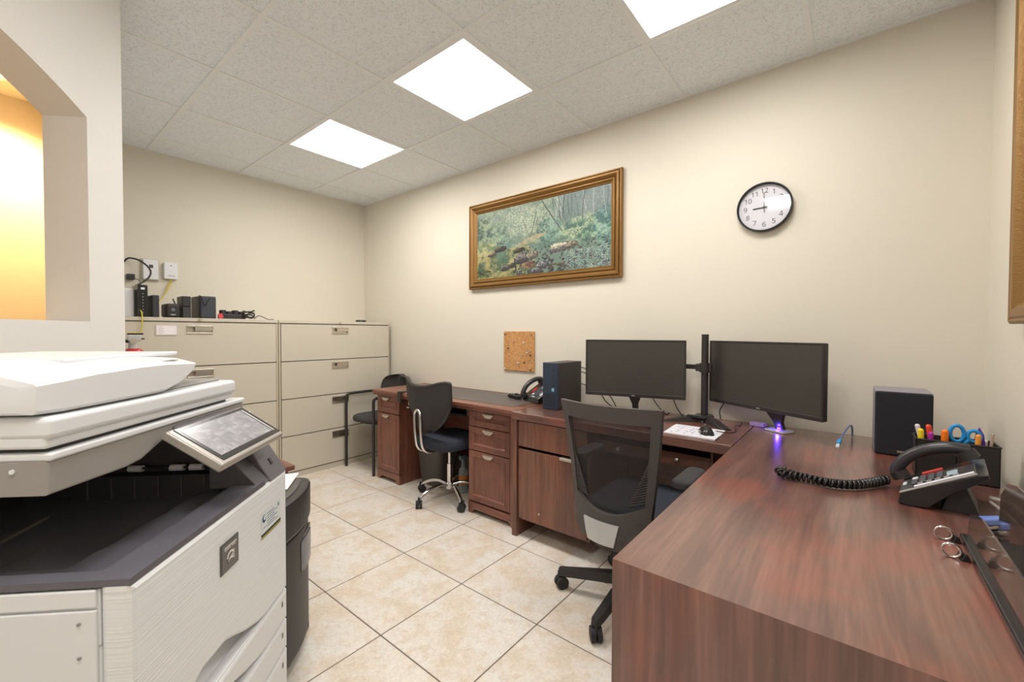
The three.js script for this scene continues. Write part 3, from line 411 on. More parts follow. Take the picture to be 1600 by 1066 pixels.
// ---------------------------------------------------------------- chairs
function caster(parent, x, z, ang, mat = M.rubber, r = 0.026, y = 0) {
  const c = put('caster', [place(merge([cyl(r, r, 0.018, 0, r, 0.013, 'z', 18), cyl(r, r, 0.018, 0, r, -0.013, 'z', 18), bb(-0.02, 0.02, r, r * 2 + 0.006, -0.006, 0.006, 0.004, 1), cyl(0.008, 0.008, 0.03, 0.012, r * 2 + 0.01, 0, 'y', 10)]), [x, y, z], ang)], mat, parent); return c;
}
{ // mesh office chair, facing the desk (-z)
  const t = thing('mesh_office_chair', 'black mesh-back office chair with grey lumbar plate pulled up to the laminate desk', 'chair', [3.365, 0, 0.75]);
  const A0 = Math.atan2(0.847 - 0.75, 3.07 - 3.365);
  for (let k = 0; k < 5; k++) { const a = A0 + k * 2 * Math.PI / 5, c = Math.cos(a), s = Math.sin(a), R = 0.31;
    const ring = (d, y, w, h) => [[-1, -1], [1, -1], [0.8, 1], [-0.8, 1]].map(([u, v]) => [c * d - s * u * w, y + v * h, s * d + c * u * w]);
    put('leg', loft([ring(0.02, 0.11, 0.026, 0.024), ring(0.15, 0.098, 0.023, 0.02), ring(0.28, 0.083, 0.02, 0.017), ring(R + 0.012, 0.08, 0.016, 0.016)].map((r) => r.reverse())), M.black, t); caster(t, c * R, s * R, -a + 0.7, M.rubber, 0.029); }
  put('gas_column', [cyl(0.034, 0.036, 0.1, 0, 0.13, 0), cyl(0.022, 0.026, 0.2, 0, 0.25, 0), cyl(0.014, 0.014, 0.1, 0, 0.36, 0)], M.black, t);
  put('tilt_mechanism', [bb(-0.09, 0.09, 0.365, 0.41, -0.12, 0.13, 0.012), bar([0.08, 0.385, 0], [0.24, 0.37, -0.02], 0.006)], M.black, t);
  const seat = extY(rrect(0.42, 0.45, 0.1), 0.41, 0.485, 0.022); seat.translate(0.05, 0, -0.05); put('seat', uvm(seat), M.fabricBlue, t);
  // back: u across (-1..1), v up (0..1)
  const hw = (v) => 0.17 + 0.056 * Math.max(0, (v - 0.2) / 0.8) - 0.03 * sstep(0.1, 0, v), zz = (u, v) => 0.225 + 0.06 * v - 0.03 * Math.sin(v * 2.4) - 0.055 * u * u, S = (u, v) => [u * hw(v), 0.352 + 0.582 * v, zz(u, v)];
  const vt = (u) => 0.225 + 0.12 * u * u;      // upper edge of the lower shell
  const band = (fu0, fu1, v0, v1, th, nu = 10, nv = 22) => slab((a, b) => { const v = v0 + (v1 - v0) * b, u = fu0(v) + (fu1(v) - fu0(v)) * a; return S(u, v); }, nu, nv, th);
  put('back_frame', [band(() => -1, () => 1, 0.885, 1, 0.024, 24, 6), band(() => -1, (v) => -0.86 + 0.02 * v, 0.25, 0.89, 0.026), band((v) => 0.86 - 0.02 * v, () => 1, 0.25, 0.89, 0.026)], M.meshBack, t);
  put('lower_shell', slab((a, b) => { const u = -1 + 2 * a; return S(u, 0.02 * (1 - u * u) + (vt(u) - 0.02 * (1 - u * u)) * b); }, 24, 8, 0.03), M.meshBack, t);
  put('back_mesh', slab((a, b) => { const u = 0.88 * (-1 + 2 * a), v = vt(u) - 0.01 + (0.9 - vt(u)) * b; const p = S(u, v); p[2] -= 0.008; return p; }, 20, 16, 0.002), M.meshFabric, t, 'see-through black mesh');
  for (const s of [-1, 1]) for (let k = 0; k < 17; k++) { const v = 0.33 + k * 0.0195, l = 0.36 * Math.max(0.08, 1 - k / 17.5), p = (u, w) => { const q = S(u, w); return [q[0], q[1], q[2] + 0.004]; }; put('mesh_rib', new THREE.TubeGeometry(new THREE.LineCurve3(V(p(s * 0.87, v + 0.018)), V(p(s * (0.87 - l), v - 0.016))), 1, 0.0028, 5, false), M.meshBack, t); }
  put('lumbar_plate', slab((a, b) => { const w = 0.062 + 0.02 * b, q = [(-1 + 2 * a) * w - 0.02, 0.36 + 0.09 * b, 0]; const v = (q[1] - 0.352) / 0.582; q[2] = zz(q[0] / hw(v), v) + 0.021; return q; }, 10, 8, 0.01), M.silver, t, 'light grey plate at the base of the backrest');
  put('spine', [bb(-0.05, 0.08, 0.338, 0.388, 0.1, 0.235, 0.01), slab((a, b) => { const x = 0.068 + 0.05 * b + 0.03 * a, y = 0.362 + 0.1 * b, v = (y - 0.352) / 0.582; return [x, y, zz(x / hw(v), v) + 0.016]; }, 4, 8, 0.012)], M.meshBack, t);
  for (const s of [-1, 1]) { const ax = s < 0 ? -0.215 : 0.285, p = put('armrest', [extY(rrect(0.075, 0.24, 0.03), 0.64, 0.668, 0.008).translate(ax, 0, s < 0 ? -0.02 : 0.08)], M.blackSoft, t); put('arm_post', [bb(ax - 0.018, ax + 0.018, 0.43, 0.645, 0.02, 0.075, 0.008), bb(Math.min(ax, s * 0.1), Math.max(ax, s * 0.1), 0.392, 0.43, 0.02, 0.075, 0.006)], M.black, p); }
}
{ // small task chair with chrome base at the cherry desk
  const t = thing('task_chair', 'small black task chair with chrome back loop and chrome base at cherry desk', 'chair', [1.84, 0, 0.44], -0.1);
  for (let k = 0; k < 5; k++) { const a = Math.PI / 2 + 0.02 + k * 2 * Math.PI / 5, c = Math.cos(a), s = Math.sin(a), R = 0.262;
    put('leg', [tube([[c * 0.018, 0.105, s * 0.018], [c * 0.1, 0.118, s * 0.1], [c * 0.19, 0.1, s * 0.19], [c * R, 0.062, s * R]], 0.0125, 16, 10)], M.chrome, t); caster(t, c * R, s * R, -a + 1.0, M.rubber, 0.027); }
  put('gas_column', [cyl(0.03, 0.026, 0.05, 0, 0.1, 0), cyl(0.02, 0.02, 0.14, 0, 0.19, 0), cyl(0.012, 0.012, 0.16, 0, 0.33, 0)], M.chrome, t);
  const seat = extY(rrect(0.42, 0.42, 0.13), 0.4, 0.475, 0.028); put('seat', uvm(seat), M.fabricBlue, t); put('seat_plate', bb(-0.09, 0.09, 0.375, 0.402, -0.09, 0.12, 0.006), M.black, t);
  put('back_loop', tube([[-0.035, 0.392, 0.02], [-0.035, 0.385, 0.17], [-0.035, 0.415, 0.245], [-0.035, 0.5, 0.268], [-0.036, 0.63, 0.275], [-0.03, 0.672, 0.275], [0, 0.69, 0.275], [0.03, 0.672, 0.275], [0.036, 0.63, 0.275], [0.035, 0.5, 0.268], [0.035, 0.415, 0.245], [0.035, 0.385, 0.17], [0.035, 0.392, 0.02]], 0.0105, 90, 10), M.chrome, t, 'chrome tube loop');
  const hw = (v) => (0.03 + 0.23 * Math.pow(Math.sin(Math.PI / 2 * Math.min(1, v / 0.72)), 0.75)), f = (a, b) => { const u = -1 + 2 * a, v = b, top = 0.065 * u * u - 0.03 * u ** 8; return [u * hw(v), 0.535 + (0.315 + top) * v, 0.25 + 0.02 * v - 0.075 * u * u]; };
  const bk = put('backrest', slab(f, 26, 20, 0.024), M.fabric, t);
  const rim = []; for (let i = 0; i <= 26; i++) rim.push(f(i / 26, 1)); for (let j = 19; j >= 0; j--) rim.push(f(1, j / 20)); for (let i = 25; i >= 0; i--) rim.push(f(i / 26, 0)); for (let j = 1; j < 20; j++) rim.push(f(0, j / 20));
  put('edge_trim', tube(rim, 0.014, 180, 8, true), M.black, bk);
}
{ // guest chair in the corner, facing the room (+z)
  const t = thing('guest_chair', 'black guest chair with tubular arms between filing cabinet and cherry desk', 'chair', [0.765, 0, 0.3]);
  for (const s of [-1, 1]) put('arm_leg', tube([[s * 0.219, 0, 0.226], [s * 0.219, 0.3, 0.226], [s * 0.219, 0.6, 0.226], [s * 0.219, 0.645, 0.222], [s * 0.219, 0.662, 0.19], [s * 0.219, 0.665, 0.0], [s * 0.219, 0.66, -0.17], [s * 0.219, 0.64, -0.215], [s * 0.219, 0.58, -0.225], [s * 0.219, 0.3, -0.23], [s * 0.219, 0, -0.235]], 0.0125, 80, 10), M.black, t);
  put('seat_rail', [bar([-0.219, 0.415, 0.12], [0.219, 0.415, 0.12], 0.011), bar([-0.219, 0.415, -0.14], [0.219, 0.415, -0.14], 0.011)], M.black, t);
  put('seat', uvm(extY(rrect(0.41, 0.44, 0.14), 0.425, 0.475, 0.02).translate(0, 0, 0.01)), M.fabric, t);
  put('backrest', slab((a, b) => { const u = -1 + 2 * a, w = 0.23 * Math.sqrt(Math.max(0.02, 1 - Math.pow(Math.abs(-0.75 + 1.75 * b), 3.2))); return [u * w, 0.56 + 0.265 * b, -0.2 - 0.03 * b + 0.05 * u * u]; }, 20, 16, 0.035), M.fabric, t);
  put('back_bracket', [bb(-0.21, 0.21, 0.62, 0.645, -0.232, -0.222)], M.black, t);
}

// ---------------------------------------------------------------- under the cherry desk
{
  const ring = (w, d, y, n = 32) => Array.from({ length: n }, (_, i) => { const a = i / n * 2 * Math.PI, c = Math.cos(a), s = Math.sin(a), e = 0.45; return [Math.sign(c) * Math.abs(c) ** e * w, y, -Math.sign(s) * Math.abs(s) ** e * d]; });
  const t = thing('waste_bin', 'dark grey plastic waste bin under the cherry desk', 'bin', [1.515, 0, 0.275]);
  const g = loft([ring(0.001, 0.001, 0.006), ring(0.118, 0.086, 0.006), ring(0.15, 0.112, 0.31), ring(0.156, 0.118, 0.316), ring(0.158, 0.12, 0.312), ring(0.155, 0.117, 0.3), ring(0.122, 0.09, 0.0), ring(0.001, 0.001, 0.0)].map((r) => r.reverse()), 0.5);
  put('bucket', g, col(0x55504c, 0.55), t); put('liner', loft([ring(0.15, 0.112, 0.29), ring(0.155, 0.117, 0.3185), ring(0.1585, 0.1205, 0.3195), ring(0.1585, 0.1205, 0.318)].map((r) => r.reverse())), M.blackSoft, t);
  const b = thing('spray_bottle', 'clear bottle with orange label standing behind the task chair column', 'bottle', [1.83, 0, 0.292]);
  put('bottle', lathe([[0, 0], [0.034, 0], [0.036, 0.01], [0.036, 0.15], [0.03, 0.18], [0.014, 0.2], [0.013, 0.23], [0, 0.23]]), phy({ color: 0xdfeef0, transmission: 0.7, roughness: 0.15, thickness: 0 }), b); put('label', cyl(0.0365, 0.0365, 0.07, 0, 0.1, 0, 'y', 28), col(0xc8742e), b); put('cap', [cyl(0.016, 0.016, 0.03, 0, 0.245, 0), bb(-0.012, 0.012, 0.256, 0.285, -0.02, 0.035, 0.005)], col(0x6a8c90), b);
  const c2 = thing('black_jar', 'short black jar on the floor beside the clear bottle', 'jar', [1.925, 0, 0.26]); put('body', lathe([[0, 0], [0.033, 0], [0.036, 0.008], [0.036, 0.1], [0.03, 0.115], [0, 0.115]]), M.blackGloss, c2); put('lid', cyl(0.032, 0.032, 0.02, 0, 0.125, 0), M.grey, c2);
}

// ---------------------------------------------------------------- copier: local x from the near side to the far side, local z towards its front
{
  const t = thing('office_copier', 'large white office copier with grey output tray and tilted touch panel', 'copier', [3.21, 0, 2.416], THREE.MathUtils.degToRad(135));
  const W = 0.606;
  put('body', [bb(0.004, W - 0.004, 0.06, 0.7, -0.63, -0.052, 0.006), bb(0.004, 0.02, 0.7, 0.795, -0.63, -0.052), bb(0.502, W - 0.004, 0.7, 0.797, -0.63, -0.052)], M.whitePlastic, t);
  put('side_cover', [bb(-0.002, 0.006, 0.08, 0.762, -0.6, -0.055, 0.003, 1)], M.whitePlastic, t);
  put('side_trim', [bb(-0.002, 0.006, 0.766, 0.796, -0.6, -0.055, 0.003, 1)], M.whitePlastic, t);
  for (const y of [0.741, 0.684]) put('screw', cyl(0.0028, 0.0028, 0.003, -0.003, y, -0.08, 'x', 10), M.grey, t);
  // front cover and drawers, with scooped hand holds cut into their lower edges
  const scoop = (y, h) => [[0, y], [0.12, y], [0.135, y + h * 0.45], [0.16, y + h * 0.85], [0.19, y + h], [0.27, y + h * 0.97], [0.315, y + h * 0.72], [0.36, y + h * 0.42], [0.42, y + h * 0.14], [0.47, y], [W, y]];
  const front = (y0, y1, h, z0 = -0.05) => uvm(ext([...scoop(y0, h), [W, y1], [0, y1]], z0, 0, 0.009), 'y');
  const cover = put('front_cover', front(0.434, 0.8, 0.072), M.brushed, t, 'white front cover with fine horizontal lines');
  put('emblem', [bb(0.25, 0.324, 0.668, 0.738, 0, 0.003, 0.001, 1)], std({ color: 0x6a6866, metalness: 0.5, roughness: 0.35 }), cover, 'square dark metal emblem');
  const quad = (x0, x1, y0, y1, z) => new THREE.PlaneGeometry(x1 - x0, y1 - y0).translate((x0 + x1) / 2, (y0 + y1) / 2, z);
  put('emblem_print', quad(0.253, 0.321, 0.671, 0.735, 0.0034), std({ roughness: 0.4, map: canvasTex(160, 150, (c) => { c.fillStyle = '#6d6a68'; c.fillRect(0, 0, 160, 150); c.fillStyle = '#dedcda'; c.fillRect(24, 20, 118, 9); c.fillRect(24, 33, 60, 6); c.fillRect(96, 33, 40, 6); c.strokeStyle = '#f0eeec'; c.lineWidth = 12; c.beginPath(); c.arc(86, 96, 34, 3.3, 5.6); c.stroke(); c.lineWidth = 5; for (let i = 0; i < 4; i++) { c.beginPath(); c.moveTo(54 + i * 6, 112 - i * 6); c.lineTo(124, 66 + i * 15); c.stroke(); } c.fillStyle = '#2c2a2a'; c.beginPath(); c.moveTo(44, 100); c.lineTo(62, 96); c.lineTo(54, 126); c.fill(); }) }), cover);
  put('service_label', quad(0.443, 0.561, 0.657, 0.728, 0.0006), std({ roughness: 0.8, map: canvasTex(236, 142, (c) => { c.fillStyle = '#dfe6e8'; c.fillRect(0, 0, 236, 142); c.fillStyle = '#2c4a66'; c.beginPath(); c.arc(34, 36, 22, 0, 7); c.fill(); c.fillStyle = '#dfe6e8'; c.beginPath(); c.arc(40, 32, 14, 0, 7); c.fill(); c.fillStyle = '#5d7790'; for (let i = 0; i < 6; i++) c.fillRect(66, 20 + i * 14, 90 + (i * 37) % 70, 5); c.fillRect(20, 84, 40, 4); c.fillStyle = '#23251d'; c.fillRect(0, 116, 236, 26); c.fillStyle = '#c4bd55'; c.fillRect(0, 130, 236, 8); c.fillStyle = '#8a9aa2'; c.fillRect(196, 12, 22, 22); }) }), cover, 'printed service label with a dark stripe');
  const ds = [[0.338, 0.43, 0.05], [0.246, 0.334, 0.045], [0.075, 0.242, 0]];
  for (const [a, b, h] of ds) { const d = put('paper_drawer', front(a, b, h), M.whitePlastic, t); put('hand_hold', slab((u, v) => [0.11 + 0.34 * u, b - 0.02 + 0.09 * v, -0.052 + 0.02 * (1 - v) * (1 - v)], 10, 8, 0.004), M.whitePlastic, d); put('lip', bb(0.14, 0.42, b - 0.006, b + 0.004, -0.03, -0.004, 0.003, 1), M.whitePlastic, d); put('size_mark', quad(0.565, 0.573, b - 0.04, b - 0.024, 0.0006), M.greyDark, d); }
  put('base', bb(0.01, W - 0.01, 0.0, 0.072, -0.62, -0.03, 0.006), M.greyDark, t);
  // output tray: a real hollow with an inner step
  const hy = (x, z) => { const w1 = sstep(0.0, 0.035, Math.min(x - 0.03, -0.07 - z)), e = 0.19 - 0.03 * x / 0.46, w2 = sstep(0, 0.007, Math.min(x - 0.1, -e - z)); return 0.806 - 0.03 * w1 * (1 - 0.35 * x / 0.46) - 0.014 * w2 - 0.02 * w2 * (1 - x / 0.46); };
  put('output_tray', slab((a, b) => { const x = 0.0 + 0.475 * a, z = -0.61 + 0.607 * b; return [x, hy(x, z), z]; }, 64, 72, 0.012, [0, 1, 0]), M.greyDeck, t, 'dark grey hollowed output tray');
  put('tray_guide', [tube([[0.16, 0.757, -0.36], [0.3, 0.766, -0.33]], 0.003, 8, 6)], M.greyDark, t);
  // paper exit wall with ribs and rollers at the far end
  const ex = put('paper_exit', [bb(0.462, 0.5, 0.74, 0.838, -0.6, -0.118), bb(0.5, W - 0.006, 0.8, 0.96, -0.62, -0.13)], M.trayDark, t);
  for (let i = 0; i < 6; i++) put('exit_rib', bb(0.4585, 0.463, 0.745, 0.834, -0.155 - i * 0.058, -0.152 - i * 0.058), M.greyDark, ex);
  for (const z of [-0.185, -0.235, -0.34]) put('exit_roller', cyl(0.009, 0.009, 0.034, 0.482, 0.853, z, 'z', 14), M.white, ex, 'white paper roller');
  put('roller_shaft', cyl(0.003, 0.003, 0.46, 0.482, 0.853, -0.36, 'z', 8), M.darkMetal, ex);
  // far front wing with its sloped face
  put('wing', [extX([[0.0, 0.8], [-0.105, 0.972], [-0.6, 0.972], [-0.6, 0.8]].map(([z, y]) => [z, y]), 0.502, W, 0.004)], M.greyDeck, t);
  put('wing_foot', [extX([[-0.004, 0.804], [-0.065, 0.87], [-0.13, 0.87], [-0.13, 0.804]], 0.44, 0.502, 0.003)], M.greyDark, t);
  { const g = bb(-0.006, 0.006, -0.01, 0.01, 0, 0.003, 0.001, 1); g.rotateX(-0.548); g.translate(0.556, 0.842, -0.026); put('wing_button', g, M.trayDark, t); }
  // scanner base: grey, undercut towards the far end
  put('scanner_base', [uvm(ext([[0, 0.957], [0.16, 0.953], [0.2, 0.957], [0.26, 0.98], [0.32, 0.984], [W, 0.984], [W, 1.012], [0, 1.014]], -0.61, -0.125, 0.004))], M.grey, t);
  put('rear_column', [bb(0.004, W - 0.01, 0.7, 0.97, -0.64, -0.605, 0.004)], M.trayDark, t);
  put('scanner_trim', [bb(0.0, W, 1.013, 1.027, -0.61, -0.12, 0.005)], M.whitePlastic, t);
  put('side_screw', cyl(0.004, 0.004, 0.003, -0.001, 0.998, -0.176, 'x', 10), M.whitePlastic, t);
  put('usb_port', bb(0.3, 0.315, 0.993, 1.0, -0.126, -0.1235), M.black, t);
  put('scanner_gap', bb(0.012, 0.53, 1.026, 1.036, -0.6, -0.135), M.black, t);
  put('scanner', [bb(-0.004, 0.55, 1.034, 1.056, -0.61, -0.124, 0.006), bb(-0.006, 0.552, 1.05, 1.087, -0.615, -0.116, 0.01)], M.whitePlastic, t);
  // document feeder, lofted along x
  const adf = (x, yb, yt, zf, top) => [[x, yb, zf - 0.006], [x, yb + 0.006, zf], [x, yt - 0.004, zf], [x, yt, zf - 0.004], [x, yt + 0.012, zf - 0.05], [x, top, zf - 0.13], [x, top, -0.4], [x, top - 0.004, -0.57], [x, yt - 0.01, -0.6], [x, yb, -0.6]];
  const fd = put('document_feeder', loft([adf(-0.014, 1.096, 1.136, -0.15, 1.16), adf(-0.01, 1.092, 1.142, -0.13, 1.168), adf(0.03, 1.091, 1.146, -0.122, 1.178), adf(0.09, 1.091, 1.152, -0.12, 1.176), adf(0.2, 1.091, 1.156, -0.12, 1.172), adf(0.27, 1.092, 1.156, -0.12, 1.172), adf(0.33, 1.105, 1.153, -0.124, 1.17), adf(0.38, 1.123, 1.15, -0.132, 1.168), adf(0.425, 1.138, 1.147, -0.15, 1.16)], 0.35), M.whitePlastic, t);
  put('feeder_hump', [loft([-0.008, 0.03, 0.1, 0.14].map((x, i) => { const h = [1.176, 1.196, 1.194, 1.176][i]; return [[x, 1.165, -0.28], [x, h, -0.33], [x, h, -0.55], [x, 1.165, -0.58]]; }), 0.6)], M.whitePlastic, fd);
  put('feed_tray', [bb(0.12, 0.435, 1.166, 1.176, -0.52, -0.2, 0.004), bb(0.12, 0.4, 1.15, 1.17, -0.52, -0.22, 0.004)], M.whitePlastic, fd); put('grip', bb(0.29, 0.34, 1.158, 1.1595, -0.165, -0.14), M.grey, fd);
  put('platen', bb(0.3, 0.53, 1.087, 1.094, -0.58, -0.15, 0.003), M.grey, t);
  // tilted touch panel
  const p = new THREE.Group(); p.name = 'touch_panel'; p.position.set(0.394, 1.008, -0.104); p.rotation.x = Math.atan2(0.078, 0.118); t.add(p);
  put('housing', [bb(-0.156, 0.156, -0.022, 0, 0, 0.146, 0.006)], std({ color: 0xaaa49d, roughness: 0.35, metalness: 0.3 }), p); put('hinge', [bb(-0.1, 0.1, -0.05, -0.012, -0.02, 0.03, 0.006)], M.greyDark, p);
  put('bezel', bb(-0.138, 0.15, -0.001, 0.0018, 0.006, 0.134, 0.001, 1), M.blackGloss, p);
  put('screen', new THREE.PlaneGeometry(0.252, 0.104).rotateX(-Math.PI / 2).translate(-0.002, 0.0022, 0.068), std({ roughness: 0.22, map: dataTex(192, 96, (u, v) => { const n = fbm(u, v, 7, 4, 4, 3), m = fbm(u + n * 0.3, v, 16, 9, 3, 8), k = 150 + 30 * (n - 0.5) + 22 * sstep(0.4, 0.8, m); return [k, k, k + 4]; }) }), p, 'smudged pale touch screen');
  put('key_strip', bb(0.128, 0.134, 0.0018, 0.003, 0.016, 0.122), M.silver, p);
  for (const z of [0.03, 0.085]) put('indicator', cyl(0.0025, 0.0025, 0.002, 0.153, 0.001, z, 'y', 8), M.white, p);
}
{ // shredder beside the copier, in the copier's directions
  const P = (x, z) => [3.21 - 0.7071 * x + 0.7071 * z, 0, 2.416 - 0.7071 * x - 0.7071 * z];
  const t = thing('paper_shredder', 'black paper shredder bin standing next to the copier', 'shredder', P(0.85, -0.25), THREE.MathUtils.degToRad(135));
  const out = (w, d, bulge, r) => { const s = new THREE.Shape(); s.moveTo(-w, d); s.lineTo(-w, -d + r); s.quadraticCurveTo(-w, -d - bulge * 0.15, -w + r * 1.4, -d - bulge * 0.45); s.quadraticCurveTo(0, -d - bulge * 1.4, w - r * 1.4, -d - bulge * 0.45); s.quadraticCurveTo(w, -d - bulge * 0.15, w, -d + r); s.lineTo(w, d); s.closePath(); return s; };
  put('bin', extY(out(0.2, 0.145, 0.05, 0.03), 0.045, 0.49, 0.008, 16), M.black, t);
  put('cutter_head', extY(out(0.205, 0.15, 0.055, 0.03), 0.494, 0.628, 0.012, 16), std({ color: 0x2c2a2a, roughness: 0.4 }), t);
  put('top_plate', extY(out(0.185, 0.125, 0.045, 0.03), 0.6275, 0.632, 0.002, 16), col(0x565250, 0.45), t); put('feed_slot', bb(-0.13, 0.13, 0.63, 0.634, -0.03, -0.022), M.black, t);
  put('window', [slab((a, b) => { const x = 0.02 + 0.13 * a; return [x, 0.33 + 0.11 * b, 0.19 - 0.9 * (x - 0.03) * (x - 0.03)]; }, 8, 4, 0.006)], std({ color: 0x4c525e, roughness: 0.12 }), t, 'glossy viewing window'); put('window_frame', [slab((a, b) => { const x = 0.008 + 0.155 * a; return [x, 0.315 + 0.14 * b, 0.1865 - 0.9 * (x - 0.03) * (x - 0.03)]; }, 8, 4, 0.006)], M.blackGloss, t);
  for (const [x, z] of [[-0.15, -0.1], [0.15, -0.1], [0.19, 0.13], [-0.15, 0.13]]) caster(t, x, z, 0.5, M.rubber, 0.021);
  const q = P(0.965, -0.2); one('paper_sheet', 'white sheet of paper lying on top of the shredder', 'paper', slab((a, b) => [-0.09 + 0.18 * a, 0.001 + 0.004 * a * b, -0.075 + 0.15 * b], 6, 6, 0.0012, [0, 1, 0]), M.paper, [q[0], 0.6355, q[2]], 2.5);
}

// ---------------------------------------------------------------- things on the desks
const DT = 0.75;
{ // computer tower
  const t = thing('computer_tower', 'small black computer tower with blue-grey front on the laminate desk', 'computer', [2.687, DT + 0.0, 0.235]);
  put('case', bb(-0.054, 0.054, 0.004, 0.29, -0.145, 0.125, 0.003, 1), std({ color: 0x35302e, roughness: 0.5 }), t);
  const f = put('front_panel', bb(-0.054, 0.054, 0.002, 0.292, 0.125, 0.15, 0.004), std({ color: 0x2c3a4c, roughness: 0.35 }), t);
  put('power_button', bb(0.02, 0.034, 0.236, 0.262, 0.15, 0.152, 0.001, 1), M.black, f); for (let i = 0; i < 4; i++) put('port', bb(0.022, 0.034, 0.15 + i * 0.02, 0.158 + i * 0.02, 0.1495, 0.1512), M.black, f);
  put('processor_sticker', bb(0.014, 0.032, 0.115, 0.135, 0.15, 0.1508), col(0x7fb8cc), f); put('lower_grille', bb(-0.045, 0.045, 0.02, 0.1, 0.15, 0.1512), std({ color: 0x232c3a, roughness: 0.5 }), f);
  for (const a of [-0.0325, 0.0325]) for (const b of [-0.105, 0.095]) put('foot', bb(a - 0.0125, a + 0.0125, 0, 0.005, b - 0.015, b + 0.015), M.rubber, t);
  for (const y of [0.24, 0.21, 0.13]) put('rear_cable', tube([[0.03, y, -0.145], [0.05, y + 0.005, -0.165], [0.09, y - 0.01, -0.17], [0.16, y - 0.03, -0.16]], 0.003), M.black, t);
}
const logoTex = canvasTex(128, 40, (c) => { c.fillStyle = '#26241f'; c.fillRect(0, 0, 128, 40); c.fillStyle = '#cfcac2'; c.font = 'bold 34px sans-serif'; c.textAlign = 'center'; c.textBaseline = 'middle'; c.fillText('DELL', 64, 21); });
function monitor(x, z, turn, w, label, y0 = 0.853, h = 0.334) {
  const t = thing('monitor', label, 'monitor', [x, DT, z], turn), a = y0 - DT, b = a + h;
  put('housing', bb(-w / 2, w / 2, a, b, -0.032, -0.004, 0.006), M.black, t);
  put('bezel', [bb(-w / 2, w / 2, a, a + 0.02, -0.006, 0, 0.002, 1), bb(-w / 2, w / 2, b - 0.009, b, -0.006, 0, 0.002, 1), bb(-w / 2, -w / 2 + 0.01, a + 0.02, b - 0.009, -0.006, 0, 0.002, 1), bb(w / 2 - 0.01, w / 2, a + 0.02, b - 0.009, -0.006, 0, 0.002, 1)], std({ color: 0x2f2c2b, roughness: 0.35 }), t);
  put('screen', bb(-w / 2 + 0.01, w / 2 - 0.01, a + 0.02, b - 0.009, -0.005, -0.002), M.screen, t); put('logo', new THREE.PlaneGeometry(0.034, 0.0105).translate(0, a + 0.01, 0.0004), std({ map: logoTex, roughness: 0.4 }), t);
  return [t, a];
}
{
  const [l, a] = monitor(3.154, 0.21, 0.268, 0.566, 'black monitor on its own stand next to the computer tower');
  put('stand_neck', [loft([[0.04, a + 0.12], [0.035, a - 0.005], [0.018, a - 0.05], [0.016, 0.012]].map(([w, y], i) => { const z = -0.06 - 0.02 * i; return [[-w, y, z], [w, y, z], [w, y, z + 0.022], [-w, y, z + 0.022]].reverse(); })), bb(-0.05, 0.05, a + 0.06, a + 0.16, -0.06, -0.03, 0.004)], M.darkMetal, l);
  put('stand_base', extY(rrect(0.15, 0.12, 0.03), 0, 0.012, 0.003).translate(0, 0, -0.1), M.silver, l);
  put('mount_plate', bb(0.09, 0.19, a + 0.14, a + 0.22, -0.05, -0.03, 0.004), M.black, l);
  const [r, b] = monitor(3.79, 0.215, -0.53, 0.605, 'black monitor above the blue-lit stand at the desk corner');
  put('stand_neck', [loft([[0.045, b + 0.1], [0.042, b - 0.012], [0.02, b - 0.055], [0.018, 0.012]].map(([w, y], i) => { const z = -0.062 - 0.018 * i; return [[-w, y, z], [w, y, z], [w, y, z + 0.022], [-w, y, z + 0.022]].reverse(); })), bb(-0.05, 0.05, b + 0.06, b + 0.16, -0.062, -0.03, 0.004)].map((g) => g.translate(0.04, 0, 0)), M.darkMetal, r);
  put('stand_base', extY(rrect(0.11, 0.085, 0.02), 0, 0.01, 0.003).translate(0.04, 0, -0.095), M.silver, r);
  put('indicator_lamp', bb(0.031, 0.049, 0.012, 0.034, -0.0945, -0.09, 0.001, 1), std({ color: 0x181838, emissive: 0x4422ff, emissiveIntensity: 22 }), r, 'glowing blue-violet indicator lamp');
  const lamp = new THREE.PointLight(0x5a3cff, 0.012); lamp.position.set(0.04, 0.026, -0.08); lamp.castShadow = true; lamp.shadow.radius = 0.3; lamp.name = 'indicator_glow'; r.add(lamp);
}
{ // free-standing monitor pole
  const t = thing('monitor_arm_stand', 'black monitor pole with clamp arm on a spread base between two monitors', 'monitor stand', [3.522, DT, 0.125]);
  put('pole', [cyl(0.018, 0.018, 0.455, 0, 0.238, 0, 'y', 24), cyl(0.019, 0.019, 0.006, 0, 0.4685, 0, 'y', 24)], M.darkMetal, t);
  put('clamp_collar', [cyl(0.027, 0.027, 0.05, 0, 0.29, 0, 'y', 24), bb(-0.045, -0.015, 0.27, 0.31, -0.016, 0.016, 0.003, 1), bb(0.015, 0.035, 0.27, 0.31, -0.014, 0.014, 0.003, 1)], M.black, t);
  put('arm', [bb(-0.2, -0.02, 0.277, 0.303, -0.042, -0.026, 0.003, 1)], M.black, t);
  const leg = (x, z, w) => { const l = Math.hypot(x, z), ux = x / l, uz = z / l; const r = (d, y, k) => [[-k, 0.0005], [k, 0.0005], [k * 0.7, y], [-k * 0.7, y]].map(([s, yy]) => [ux * d - uz * s, yy, uz * d + ux * s]).reverse(); return loft([r(0.0, 0.034, w), r(l * 0.5, 0.024, w * 0.9), r(l, 0.006, w * 0.7)]); };
  put('base', [leg(-0.185, 0.16, 0.03), leg(0.15, 0.17, 0.034), leg(0.03, -0.07, 0.03), cyl(0.045, 0.06, 0.034, 0, 0.017, 0)], M.darkMetal, t, 'spread black feet'); put('tool_clip', bb(-0.07, 0.03, 0.024, 0.038, 0.055, 0.075, 0.003, 1), M.blackGloss, t);
}
